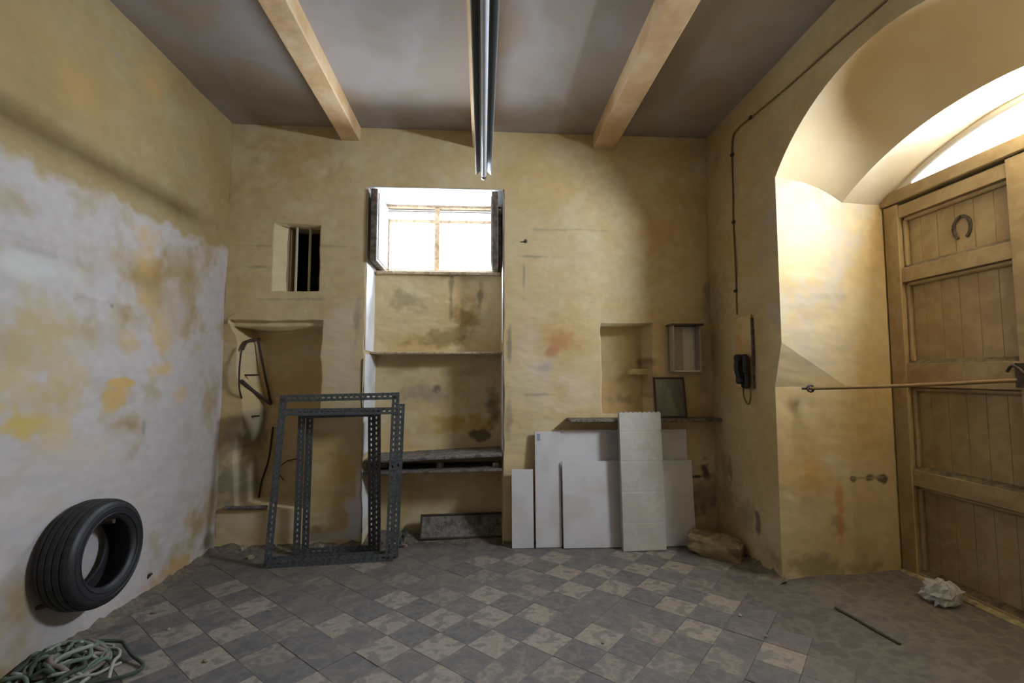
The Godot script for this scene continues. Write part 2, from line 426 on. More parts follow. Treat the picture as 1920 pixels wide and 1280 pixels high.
# painted niches and openings of the back wall (x and heights read from the photograph)
var nb := {}
func back_depth(x: float, y: float) -> float:
	# window and the tall niche under it
	if x > nb.bx0 and x < nb.bx1:
		if y > nb.sill and y < nb.wtop: return 0.5
		if y > nb.lip and y <= nb.sill: return 0.33
		if y > nb.bench and y <= nb.lip: return 0.42
		if y <= nb.bench: return 0.36
	# niche at the left end
	if x > nb.lx0 and x < nb.lx1:
		if y > nb.lsill and y < nb.ltop: return 0.38
		if y >= nb.ltop and y < nb.llint: return 0.05
	# square niche at the right
	if x > nb.rx0 and x < nb.rx1 and y > nb.rbot and y < nb.rtop: return 0.25
	# barred opening, its left jamb splayed
	if x > nb.ox0 and x < nb.ox2 and y > nb.obot and y < nb.otop:
		return clampf((x - nb.ox0) / (nb.ox1 - nb.ox0), 0.0, 1.0) * 0.13
	return 0.0
func build_back_wall() -> void:
	nb.bx0 = on_z(682, 700).x; nb.bx1 = on_z(944, 700).x
	nb.wtop = on_z(810, 352).y; nb.sill = on_z(810, 514, D + 0.33).y
	nb.lip = on_z(810, 664, D + 0.33).y; nb.bench = on_z(810, 858).y
	nb.lx0 = on_z(446, 700).x; nb.lx1 = on_z(602, 700).x
	nb.ltop = on_z(520, 612).y; nb.llint = on_z(520, 600).y; nb.lsill = on_z(480, 954).y
	nb.rx0 = on_z(1128, 690).x; nb.rx1 = on_z(1223, 690).x
	nb.rtop = on_z(1170, 606).y; nb.rbot = on_z(1170, 776).y
	nb.ox0 = on_z(513, 480).x; nb.ox1 = on_z(532, 480).x; nb.ox2 = on_z(599, 480).x
	nb.otop = on_z(560, 420).y; nb.obot = on_z(560, 545).y
	var us := lines(XL - 0.02, XR + 0.02, 0.055, [nb.bx0, nb.bx1, nb.lx0, nb.lx1, nb.rx0, nb.rx1, nb.ox0, nb.ox1, nb.ox2])
	var vs := lines(-0.02, H + 0.02, 0.055, [nb.wtop, nb.sill, nb.lip, nb.bench, nb.ltop, nb.llint, nb.lsill, nb.rtop, nb.rbot, nb.otop, nb.obot])
	# the left niche has ragged sides
	var ragL := [[0.0, 0.0], [0.2, 0.0], [0.3, 0.02], [0.75, -0.01], [1.0, 0.05], [1.18, 0.05], [1.42, -0.012], [1.7, 0.0], [1.84, -0.085], [4.0, -0.085]]
	var ragR := [[0.0, -0.075], [0.9, -0.075], [1.02, -0.06], [1.1, 0.0], [1.5, 0.0], [1.56, -0.015], [1.68, 0.0], [4.0, 0.012]]
	var along := func(tab: Array, y: float) -> float:
		for i in tab.size() - 1:
			if y <= tab[i + 1][0]: return lerpf(tab[i][1], tab[i + 1][1], (y - tab[i][0]) / (tab[i + 1][0] - tab[i][0]))
		return tab[-1][1]
	var f := func(x: float, y: float) -> Vector3:
		var d := back_depth(x, y)
		var p := Vector3(x, y, -D - d + wobble(x, y, 0.009))
		if absf(x - nb.lx0) < 0.1 and y < nb.llint + 0.05: p.x += along.call(ragL, y) * (1.0 - clampf((absf(x - nb.lx0) - 0.02) / 0.08, 0, 1))
		if absf(x - nb.lx1) < 0.12 and y < nb.llint + 0.05: p.x += along.call(ragR, y) * (1.0 - clampf((absf(x - nb.lx1) - 0.02) / 0.1, 0, 1))
		var edge := 1.0 if x > XL + 0.04 and x < XR - 0.04 else 0.0
		var near_window: bool = x > nb.bx0 - 0.05 and x < nb.bx1 + 0.05 and y > nb.sill - 0.05
		if not near_window:
			p.x += wobble(y * 1.4 + 3.0, x * 1.4, 0.014) * edge
			p.y += wobble(x * 1.4 + 9.0, y * 1.4, 0.012) * edge
		return p
	var skip := func(x: float, y: float) -> bool:
		if x > nb.bx0 + 0.001 and x < nb.bx1 - 0.001 and y > nb.sill + 0.001 and y < nb.wtop - 0.001: return true
		return x > nb.ox1 + 0.001 and x < nb.ox2 - 0.001 and y > nb.obot + 0.001 and y < nb.otop - 0.001
	var W := XR - XL
	var dk := rgb(70, 62, 50)
	var mould := rgb(104, 92, 68)
	var pale := rgb(224, 204, 180)
	var pink := rgb(222, 192, 172)
	var rust := rgb(190, 120, 62)
	var lime := rgb(226, 222, 220)
	var gry := rgb(140, 130, 112)
	var spots := [
		spot_b(640, 640, 44, 90, pale, 0.75), spot_b(640, 700, 36, 50, pink, 0.6), spot_b(1010, 700, 60, 70, pale, 0.7), spot_b(985, 620, 36, 50, pink, 0.5), spot_b(1080, 740, 50, 40, pale, 0.6),
		spot_b(1045, 640, 36, 26, rust, 0.5, 1.4), spot_b(1030, 660, 18, 12, rgb(178, 110, 64), 0.5), spot_b(1022, 690, 20, 16, rgb(176, 164, 160), 0.7),
		spot_b(1240, 430, 70, 120, rgb(204, 164, 100), 0.4, 1.2), spot_b(1260, 290, 60, 60, rgb(200, 158, 96), 0.4, 1.2), spot_b(1180, 330, 40, 40, pale, 0.25), spot_b(560, 300, 90, 60, rgb(196, 148, 80), 0.45, 1.2),
		spot_b(860, 290, 70, 40, rgb(216, 188, 132), 0.5), spot_b(1000, 300, 50, 60, rgb(210, 178, 116), 0.5),
		# damp and mould
		spot_b(436, 830, 22, 60, gry, 0.6, 2.0), spot_b(432, 900, 26, 50, gry, 0.7), 
		spot_b(455, 975, 40, 24, pale, 0.6), spot_b(530, 985, 40, 24, pale, 0.7),
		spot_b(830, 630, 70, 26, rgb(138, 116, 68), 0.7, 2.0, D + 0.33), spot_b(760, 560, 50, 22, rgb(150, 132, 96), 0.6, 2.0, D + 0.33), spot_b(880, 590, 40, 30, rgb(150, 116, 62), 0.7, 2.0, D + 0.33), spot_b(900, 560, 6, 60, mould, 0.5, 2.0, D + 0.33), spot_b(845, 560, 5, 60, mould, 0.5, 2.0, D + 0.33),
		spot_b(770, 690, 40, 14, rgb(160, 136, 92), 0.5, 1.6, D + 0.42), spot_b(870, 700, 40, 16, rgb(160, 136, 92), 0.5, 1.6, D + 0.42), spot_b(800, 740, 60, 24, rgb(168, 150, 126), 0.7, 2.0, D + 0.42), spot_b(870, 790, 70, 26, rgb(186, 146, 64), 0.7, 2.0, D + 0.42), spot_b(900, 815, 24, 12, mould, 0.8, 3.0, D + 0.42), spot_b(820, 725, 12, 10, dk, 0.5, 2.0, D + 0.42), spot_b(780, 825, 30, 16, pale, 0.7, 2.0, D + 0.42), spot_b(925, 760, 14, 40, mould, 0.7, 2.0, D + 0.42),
		
		spot_b(664, 970, 22, 44, lime, 0.95, 3.0), spot_b(672, 930, 8, 46, lime, 0.9, 3.0), spot_b(636, 1004, 40, 14, lime, 0.7, 2.0), spot_b(604, 990, 18, 30, mould, 0.5), spot_b(630, 880, 36, 60, rgb(206, 168, 94), 0.6), spot_b(636, 796, 40, 12, pale, 0.7),
		spot_b(1206, 720, 12, 34, rgb(150, 112, 78), 0.7, 1.6, D + 0.25), spot_b(1200, 680, 12, 12, rgb(140, 108, 76), 0.7, 2.0, D + 0.25), spot_b(1160, 748, 26, 14, rgb(122, 110, 112), 0.6, 1.6, D + 0.25),
		spot_b(1320, 880, 14, 26, dk, 0.8, 4.0), spot_b(1300, 892, 26, 4, dk, 0.9, 4.0), spot_b(1320, 930, 36, 50, gry, 0.6), spot_b(1280, 960, 60, 30, mould, 0.5), spot_b(1325, 560, 16, 60, gry, 0.5), spot_b(1315, 700, 16, 60, gry, 0.4),
		spot_b(955, 640, 6, 40, gry, 0.7, 3.0), spot_b(952, 780, 8, 60, gry, 0.4), spot_b(985, 452, 4, 4, dk, 0.9, 4.0), spot_b(1000, 480, 50, 3, gry, 0.5), spot_b(980, 520, 3, 40, gry, 0.5),
		spot_b(668, 610, 8, 40, gry, 0.5), spot_b(560, 560, 90, 3, gry, 0.4), spot_b(480, 500, 50, 3, gry, 0.4), spot_b(800, 600, 3, 20, gry, 0.3), spot_b(1060, 430, 80, 3, gry, 0.3), spot_b(620, 460, 50, 3, gry, 0.35), spot_b(480, 460, 40, 3, gry, 0.35), spot_b(560, 390, 50, 10, pale, 0.5), spot_b(1000, 740, 50, 4, gry, 0.4),
	]
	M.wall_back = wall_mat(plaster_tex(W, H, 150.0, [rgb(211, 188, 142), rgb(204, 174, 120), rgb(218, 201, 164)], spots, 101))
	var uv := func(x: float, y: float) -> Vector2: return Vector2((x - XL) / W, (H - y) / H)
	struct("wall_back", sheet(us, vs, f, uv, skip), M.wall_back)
	# the outer masonry leaf behind it, with the window left open
	var st := new_st()
	var z := -D - 0.62
	var t := 0.16
	var cl0 := Vector2(XL - 0.15, nb.llint + 0.07)
	var cl1 := Vector2(nb.bx0 - 0.08, 3.1)
	bx(st, Vector3((XL - 0.5 + cl0.x) / 2, H / 2, z), Vector3(cl0.x - XL + 0.5, H + 0.6, t), 0)
	bx(st, Vector3((cl1.x + nb.bx0) / 2, H / 2, z), Vector3(nb.bx0 - cl1.x, H + 0.6, t), 0)
	bx(st, Vector3((cl0.x + cl1.x) / 2, (cl0.y - 0.3) / 2, z), Vector3(cl1.x - cl0.x, cl0.y + 0.3, t), 0)
	bx(st, Vector3((cl0.x + cl1.x) / 2, (cl1.y + H + 0.3) / 2, z), Vector3(cl1.x - cl0.x, H + 0.3 - cl1.y, t), 0)
	bx(st, Vector3((XR + 0.5 + nb.bx1) / 2, H / 2, z), Vector3(XR + 0.5 - nb.bx1, H + 0.6, t), 0)
	bx(st, Vector3((nb.bx0 + nb.bx1) / 2, nb.sill / 2 - 0.05, z), Vector3(nb.bx1 - nb.bx0, nb.sill + 0.1, t), 0)
	bx(st, Vector3((nb.bx0 + nb.bx1) / 2, (nb.wtop + H + 0.3) / 2, z), Vector3(nb.bx1 - nb.bx0, H + 0.3 - nb.wtop, t), 0)
	# the window's outer reveal
	for x in [nb.bx0 - 0.02, nb.bx1 + 0.02]: bx(st, Vector3(x, (nb.sill + nb.wtop) / 2, -D - 0.52), Vector3(0.04, nb.wtop - nb.sill + 0.08, 0.06), 0)
	for y in [nb.sill - 0.02, nb.wtop + 0.02]: bx(st, Vector3((nb.bx0 + nb.bx1) / 2, y, -D - 0.52), Vector3(nb.bx1 - nb.bx0, 0.04, 0.06), 0)
	# the sill between apron and window
	bx(st, Vector3((nb.bx0 + nb.bx1) / 2, nb.sill - 0.02, -D - 0.42), Vector3(nb.bx1 - nb.bx0, 0.036, 0.17), 0)
	struct("wall_back_outer", st, M.outer)
	# an unlit closet behind the opening: a short lined passage and a plastered room
	st = new_st()
	var c := Vector3((nb.ox1 + nb.ox2) / 2, (nb.obot + nb.otop) / 2, 0)
	var s := Vector2(nb.ox2 - nb.ox1, nb.otop - nb.obot)
	for q in [-1.0, 1.0]:
		bx(st, Vector3(c.x + q * (s.x / 2 + 0.02), c.y, -D - 0.2), Vector3(0.04, s.y + 0.08, 0.18), 0)
		bx(st, Vector3(c.x, c.y + q * (s.y / 2 + 0.02), -D - 0.2), Vector3(s.x + 0.06, 0.04, 0.18), 0)
	var rc := Vector3((cl0.x + cl1.x) / 2, (cl0.y + cl1.y) / 2, -D - 1.0)
	var rs := Vector3(cl1.x - cl0.x, cl1.y - cl0.y, 1.44)
	for q in [-1.0, 1.0]:
		bx(st, rc + Vector3(q * rs.x / 2, 0, 0), Vector3(0.06, rs.y, rs.z), 0)
		bx(st, rc + Vector3(0, q * rs.y / 2, 0), Vector3(rs.x, 0.06, rs.z), 0)
	bx(st, rc + Vector3(0, 0, -rs.z / 2), Vector3(rs.x, rs.y, 0.06), 0)
	struct("trim_1", st, M.closet)

func build_left_wall() -> void:
	var us := lines(0.0, D + ZB, 0.09, [])
	var vs := lines(-0.02, H + 0.02, 0.09, [])
	var f := func(u: float, v: float) -> Vector3: return Vector3(XL + wobble(u + 20.0, v, 0.012), v, ZB - u)
	var L := D + ZB
	var uv := func(u: float, v: float) -> Vector2: return Vector2((L - u) / L, (H - v) / H)
	var och := rgb(206, 168, 104)
	var yel := rgb(204, 172, 92)
	var olive := rgb(190, 170, 126)
	var lil := rgb(194, 186, 185)
	var gry := rgb(148, 140, 130)
	var spots := [
		spot_l(90, 660, 0.34, 0.4, olive, 0.85, 1.6), spot_l(60, 740, 0.4, 0.22, rgb(196, 172, 120), 0.7, 1.6),
		spot_l(30, 790, 0.16, 0.1, yel, 0.95, 3.0), spot_l(110, 815, 0.1, 0.1, yel, 0.5, 2.0), spot_l(230, 714, 0.14, 0.03, och, 0.95, 4.0), spot_l(215, 745, 0.12, 0.1, och, 0.85, 2.5), spot_l(305, 690, 0.18, 0.06, och, 0.7, 2.0),
		spot_l(280, 470, 0.14, 0.22, och, 0.7, 1.5), spot_l(275, 560, 0.16, 0.12, och, 0.75, 2.0), spot_l(300, 620, 0.12, 0.2, och, 0.6, 2.0), spot_l(340, 740, 0.1, 0.1, och, 0.5), spot_l(250, 640, 0.1, 0.1, och, 0.5),
		spot_l(170, 840, 0.4, 0.12, rgb(206, 184, 150), 0.6, 1.5), spot_l(200, 560, 0.1, 0.3, lil, 0.6), spot_l(330, 560, 0.2, 0.3, lil, 0.7, 1.5), spot_l(120, 950, 0.7, 0.5, lil, 0.7, 1.2), spot_l(330, 860, 0.35, 0.5, lil, 0.75, 1.2), spot_l(230, 830, 0.14, 0.1, lil, 0.7), spot_l(60, 500, 0.3, 0.08, rgb(206, 206, 198), 0.7),
		spot_l(80, 470, 0.3, 0.03, gry, 0.35, 1.2), spot_l(170, 560, 0.3, 0.03, gry, 0.35, 1.2), spot_l(40, 440, 0.24, 0.02, gry, 0.3, 1.2), spot_l(270, 800, 0.02, 0.06, gry, 0.6, 3.0), spot_l(212, 572, 0.02, 0.015, gry, 0.8, 4.0),
		spot_l(340, 1050, 0.3, 0.05, rgb(192, 158, 104), 0.7, 2.0), spot_l(300, 1080, 0.24, 0.06, rgb(190, 140, 92), 0.5, 2.0), spot_l(406, 960, 0.05, 0.3, gry, 0.7, 2.0), spot_l(395, 1010, 0.12, 0.08, rgb(120, 108, 88), 0.7, 2.0),
		spot_l(150, 150, 0.5, 0.3, rgb(200, 154, 90), 0.4, 1.2), spot_l(290, 160, 0.2, 0.2, rgb(200, 150, 84), 0.4, 1.4), spot_l(225, 105, 0.16, 0.012, gry, 0.5), spot_l(360, 300, 0.2, 0.03, gry, 0.25),
	]
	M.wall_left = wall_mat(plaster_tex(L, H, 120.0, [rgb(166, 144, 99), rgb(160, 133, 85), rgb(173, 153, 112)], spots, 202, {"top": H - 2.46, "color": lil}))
	struct("wall_left", sheet(us, vs, f, uv, func(_x: float, _y: float) -> bool: return false), M.wall_left)

# arches of the door recess: [x, z of centre, half span, spring height, crown height]
const ARCH_IN := [2.01, -2.27, 0.84, 2.76, 3.15]
const ARCH_RING := [2.54, -2.27, 0.91, 2.62, 2.87]
const ARCH_OUT := [2.93, -2.27, 0.94, 2.62, 2.9]
func arch_pt(a: Array, t: float) -> Vector3:
	var c: float = a[2]
	var r: float = a[4] - a[3]
	var R := (c * c + r * r) / (2.0 * r)
	var half := asin(c / R)
	var th := lerpf(-half, half, t)
	return Vector3(a[0], a[4] - R + R * cos(th), a[1] + R * sin(th))
func vault_pt(s: float, e: float) -> Vector3:
	var a := arch_pt(ARCH_IN, s)
	var b := arch_pt(ARCH_RING, s)
	var p := a.lerp(b, e)
	p.y = lerpf(a.y, b.y, pow(e, 2.4))
	return p
func build_right_wall() -> void:
	var dk := rgb(84, 74, 58)
	var gry := rgb(146, 132, 106)
	var pale := rgb(216, 196, 156)
	var spots: Array = []
	var sp := func(px: float, py: float, rx: float, ry: float, c: Color, s: float, hard := 2.0) -> void:
		var p := on_x(px, py, XR)
		spots.append([p.z + D + 0.5, H - p.y, rx, ry, c, s, hard])
	sp.call(1360, 900, 0.1, 0.3, gry, 0.6); sp.call(1370, 880, 0.04, 0.12, rgb(120, 84, 62), 0.5); sp.call(1400, 960, 0.14, 0.2, gry, 0.5); sp.call(1420, 980, 0.04, 0.12, dk, 0.6, 3.0); sp.call(1345, 300, 0.08, 0.1, gry, 0.4); sp.call(1340, 560, 0.2, 0.3, gry, 0.4)
	sp.call(1420, 450, 0.2, 0.3, rgb(200, 158, 94), 0.4, 1.2); sp.call(1400, 330, 0.2, 0.2, rgb(198, 156, 94), 0.4, 1.2); sp.call(1430, 640, 0.1, 0.2, rgb(198, 156, 92), 0.4, 1.2)
	# on the jamb, beyond the corner (u is measured along the plan)
	var u0 := -3.2 + D + 0.5
	spots.append([u0 + 0.25, H - 0.75, 0.2, 0.16, rgb(202, 148, 70), 0.5, 1.6])
	spots.append([u0 + 0.62, H - 0.72, 0.05, 0.03, dk, 0.9, 4.0]); spots.append([u0 + 0.75, H - 0.72, 0.04, 0.03, dk, 0.9, 4.0]); spots.append([u0 + 0.87, H - 0.71, 0.05, 0.03, dk, 0.9, 4.0]); spots.append([u0 + 0.7, H - 0.72, 0.22, 0.01, gry, 0.8, 4.0])
	spots.append([u0 + 0.5, H - 0.42, 0.1, 0.08, gry, 0.7, 2.0]); spots.append([u0 + 0.3, H - 0.15, 0.5, 0.08, rgb(140, 124, 92), 0.7, 2.0]); spots.append([u0 + 0.5, H - 0.5, 0.04, 0.3, rgb(186, 128, 60), 0.6, 2.0])
	spots.append([u0 + 0.5, H - 1.95, 0.22, 0.03, gry, 0.5, 2.0]); spots.append([u0 + 0.3, H - 2.1, 0.3, 0.06, pale, 0.6, 2.0]); spots.append([u0 + 0.4, H - 2.5, 0.6, 0.6, rgb(176, 165, 153), 0.95, 1.2]); spots.append([u0 + 0.3, H - 1.7, 0.4, 0.4, rgb(184, 172, 157), 0.9, 1.2])
	M.wall_right = wall_mat(plaster_tex(D + ZB + 0.5, H, 120.0, [rgb(196, 173, 128), rgb(188, 160, 109), rgb(202, 184, 144)], spots, 303))
	M.soffit = tri_mat(mottle_tex([rgb(190, 167, 129), rgb(196, 175, 140), rgb(202, 185, 153), rgb(194, 171, 133)], 61, 0.008), 0.35, 0.9)
	var L := D + ZB + 0.5
	var st := new_st()
	st.set_smooth_group(1)
	var U := func(u: float, y: float) -> Vector2: return Vector2(u / L, (H - y) / H)
	var strip := func(z0: float, z1: float, y0: float, y1: float) -> void:
		var nu := maxi(1, int(absf(z1 - z0) / 0.09))
		var nv := maxi(1, int((y1 - y0) / 0.09))
		for i in nu:
			for j in nv:
				var q: Array = []
				for t in [[0, 0], [1, 0], [1, 1], [0, 1]]:
					var z := lerpf(z0, z1, float(i + t[0]) / nu)
					var y := lerpf(y0, y1, float(j + t[1]) / nv)
					var edge := 0.0 if (z == z0 or z == z1 or y == y0 or y == y1) else 1.0
					q.append(Vector3(XR - wobble(z + 40.0, y, 0.012) * edge, y, z))
				var T: Array = []
				for p in q: T.append(U.call(p.z + D + 0.5, p.y))
				tri(st, q[0], q[1], q[2], T[0], T[1], T[2])
				tri(st, q[0], q[2], q[3], T[0], T[2], T[3])
	var zc: float = ARCH_IN[1]
	var za := zc - ARCH_IN[2]     # far corner of the recess
	var zn := zc + ARCH_IN[2]
	var zchamf := za - 0.09       # where the chamfer of the corner starts on the wall
	var y_stop := 1.62            # the chamfer stops here
	var y_flat := 1.32
	strip.call(-D - 0.02, zchamf, -0.02, H)
	strip.call(zchamf, za, y_stop, H)
	strip.call(zn, ZB, -0.02, H)
	# above the arch
	var n := 24
	for i in n:
		var a := arch_pt(ARCH_IN, float(i) / n)
		var b := arch_pt(ARCH_IN, float(i + 1) / n)
		var ta := Vector3(XR, H, a.z)
		var tb := Vector3(XR, H, b.z)
		tri(st, a, b, tb, U.call(a.z + D + 0.5, a.y), U.call(b.z + D + 0.5, b.y), U.call(b.z + D + 0.5, H))
		tri(st, a, tb, ta, U.call(a.z + D + 0.5, a.y), U.call(b.z + D + 0.5, H), U.call(a.z + D + 0.5, H))
	# far jamb: upper part from the sharp corner, lower part from the chamfer
	st.set_smooth_group(-1)
	var J := func(t: float) -> Vector2:   # plan of the jamb from the corner to the door
		return Vector2(XR, za).lerp(Vector2(2.93, zc - ARCH_OUT[2]), t)
	var uu := func(t: float) -> float: return za + D + 0.5 + t * 0.98
	var pt := func(p: Vector2, y: float) -> Vector3: return Vector3(p.x, y, p.y)
	var jq := func(p: Array, uvs: Array) -> void:
		for k in range(1, p.size() - 1): tri(st, p[0], p[k], p[k + 1], uvs[0], uvs[k], uvs[k + 1])
	var tm := 0.53      # where the chamfer meets the jamb
	var o0: Vector3 = arch_pt(ARCH_OUT, 0.0)
	var A_flat: Vector3 = pt.call(J.call(tm), y_flat)
	var C_stop := Vector3(XR, y_stop, za)
	# upper jamb polygon: corner stop -> flat point -> down to floor at tm ... door edge -> ring -> arch spring
	var poly: Array = [C_stop, A_flat, pt.call(J.call(1.0), y_flat), o0]
	var puv: Array = [U.call(uu.call(0), y_stop), U.call(uu.call(tm), y_flat), U.call(uu.call(1), y_flat), U.call(uu.call(1), o0.y)]
	for k in 11:
		var e := 1.0 - k / 10.0
		var p := vault_pt(0.0, e)
		poly.append(p)
		puv.append(U.call(uu.call((p.x - XR) / (2.93 - XR)), p.y))
	jq.call(poly, puv)
	jq.call([pt.call(J.call(tm), -0.02), pt.call(J.call(1.0), -0.02), pt.call(J.call(1.0), y_flat), A_flat],
		[U.call(uu.call(tm), 0), U.call(uu.call(1), 0), U.call(uu.call(1), y_flat), U.call(uu.call(tm), y_flat)])
	# chamfer and its sloping stop
	var E0 := Vector3(XR, -0.02, zchamf)
	var E1 := Vector3(XR, y_flat, zchamf)
	var E2 := Vector3(XR, y_stop, zchamf)
	jq.call([E0, pt.call(J.call(tm), -0.02), A_flat, E1], [U.call(zchamf + D + 0.5, 0), U.call(uu.call(tm), 0), U.call(uu.call(tm), y_flat), U.call(zchamf + D + 0.5, y_flat)])
	jq.call([E1, A_flat, C_stop], [U.call(zchamf + D + 0.5, y_flat), U.call(uu.call(tm), y_flat), U.call(uu.call(0), y_stop)])
	jq.call([E1, C_stop, E2], [U.call(zchamf + D + 0.5, y_flat), U.call(uu.call(0), y_stop), U.call(zchamf + D + 0.5, y_stop)])
	# near jamb
	var n0 := arch_pt(ARCH_IN, 1.0)
	var n2 := arch_pt(ARCH_OUT, 1.0)
	poly = [Vector3(n2.x, -0.02, n2.z), Vector3(n0.x, -0.02, n0.z)]
	puv = [U.call(3.0, 0), U.call(4.0, 0)]
	for k in 11:
		var p := vault_pt(1.0, k / 10.0)
		poly.append(p)
		puv.append(U.call(4.0 - k * 0.06, p.y))
	poly.append(n2)
	puv.append(U.call(3.0, n2.y))
	jq.call(poly, puv)
	struct("wall_right", st, M.wall_right)
	# soffit of the recess: a splayed vault, then the ring over the door
	st = new_st()
	n = 28
	for pair in [[ARCH_IN, ARCH_RING, 1], [ARCH_RING, ARCH_OUT, 2]]:
		st.set_smooth_group(pair[2])
		var m := 14
		for i in n:
			for j in m:
				var q: Array = []
				for t in [[0, 0], [1, 0], [1, 1], [0, 1]]:
					var s := float(i + t[0]) / n
					var e := float(j + t[1]) / m
					var p := vault_pt(s, e) if pair[2] == 1 else arch_pt(pair[0], s).lerp(arch_pt(pair[1], s), e)
					if e > 0 and e < 1: p.y += wobble(p.x * 2 + 70, p.z * 2, 0.008)
					q.append(p)
				quad(st, q[0], q[3], q[2], q[1])
	struct("trim_2", st, M.soffit)
	# solid masonry round the recess so that daylight enters by the fanlight only
	st = new_st()
	bx(st, Vector3(2.6, H / 2 + 0.05, (-D - 0.7 + za - 0.36) / 2), Vector3(1.0, H + 0.5, absf(-D - 0.7 - za + 0.36)), 0)
	bx(st, Vector3(2.6, H / 2 + 0.05, (zn + 0.36 + ZB) / 2), Vector3(1.0, H + 0.5, ZB - zn - 0.36), 0)
	bx(st, Vector3(2.56, 3.47, zc), Vector3(1.06, 0.5, 3.2), 0)
	# outer face over the door arch
	for i in n:
		var a := arch_pt(ARCH_OUT, float(i) / n)
		var b := arch_pt(ARCH_OUT, float(i + 1) / n)
		quad(st, a, b, Vector3(b.x, 3.3, b.z), Vector3(a.x, 3.3, a.z))
	for q in [[zc - 1.6, zc - 0.94], [zc + 0.94, zc + 1.6]]:
		quad(st, Vector3(2.95, 0, q[0]), Vector3(2.95, 0, q[1]), Vector3(2.95, 3.3, q[1]), Vector3(2.95, 3.3, q[0]))
	struct("wall_right_outer", st, M.outer)

func build_shell() -> void:
	# ceiling slab
	struct("ceiling", boxm(Vector3(0.2, H + 0.15, (ZB - D) / 2 - 0.2), Vector3(6.6, 0.3, D + ZB + 1.4), 0), M.ceiling)
	# wall behind the camera, solid backing of the left wall
	M.wall_rear = tri_mat(mottle_tex([rgb(204, 184, 136), rgb(198, 172, 118), rgb(212, 194, 152)], 71, 0.012), 0.5, 0.92)
	struct("wall_rear", boxm(Vector3(0.2, H / 2, ZB + 0.12), Vector3(6.6, H + 0.1, 0.24), 0), M.limewash)  # unseen wall, its white chosen to bounce fill light into the room
	struct("wall_left_outer", boxm(Vector3(XL - 0.2, H / 2, (ZB - D) / 2 - 0.25), Vector3(0.34, H + 0.1, D + ZB + 0.6), 0), M.outer)
	var data := [
		["above the small barred opening", 640, 676, 265],
		["above the hanging tube lamp", 886, 922, 278],
		["between the hanging lamp and the arched doorway", 1112, 1152, 280]]
	for d in data:
		var x0 := on_z(d[1], d[3]).x
		var p := on_z(d[2], d[3])
		var h := H - p.y + 0.02
		var b := obj("ceiling_beam", boxm(Vector3((x0 + p.x) / 2, H + 0.02 - h / 2, (ZB - D) / 2), Vector3(p.x - x0, h, D + ZB + 0.06), 0.008), M.beam)
		tag(b, "peach painted ceiling beam " + d[0], "beam", "peach ceiling beams")

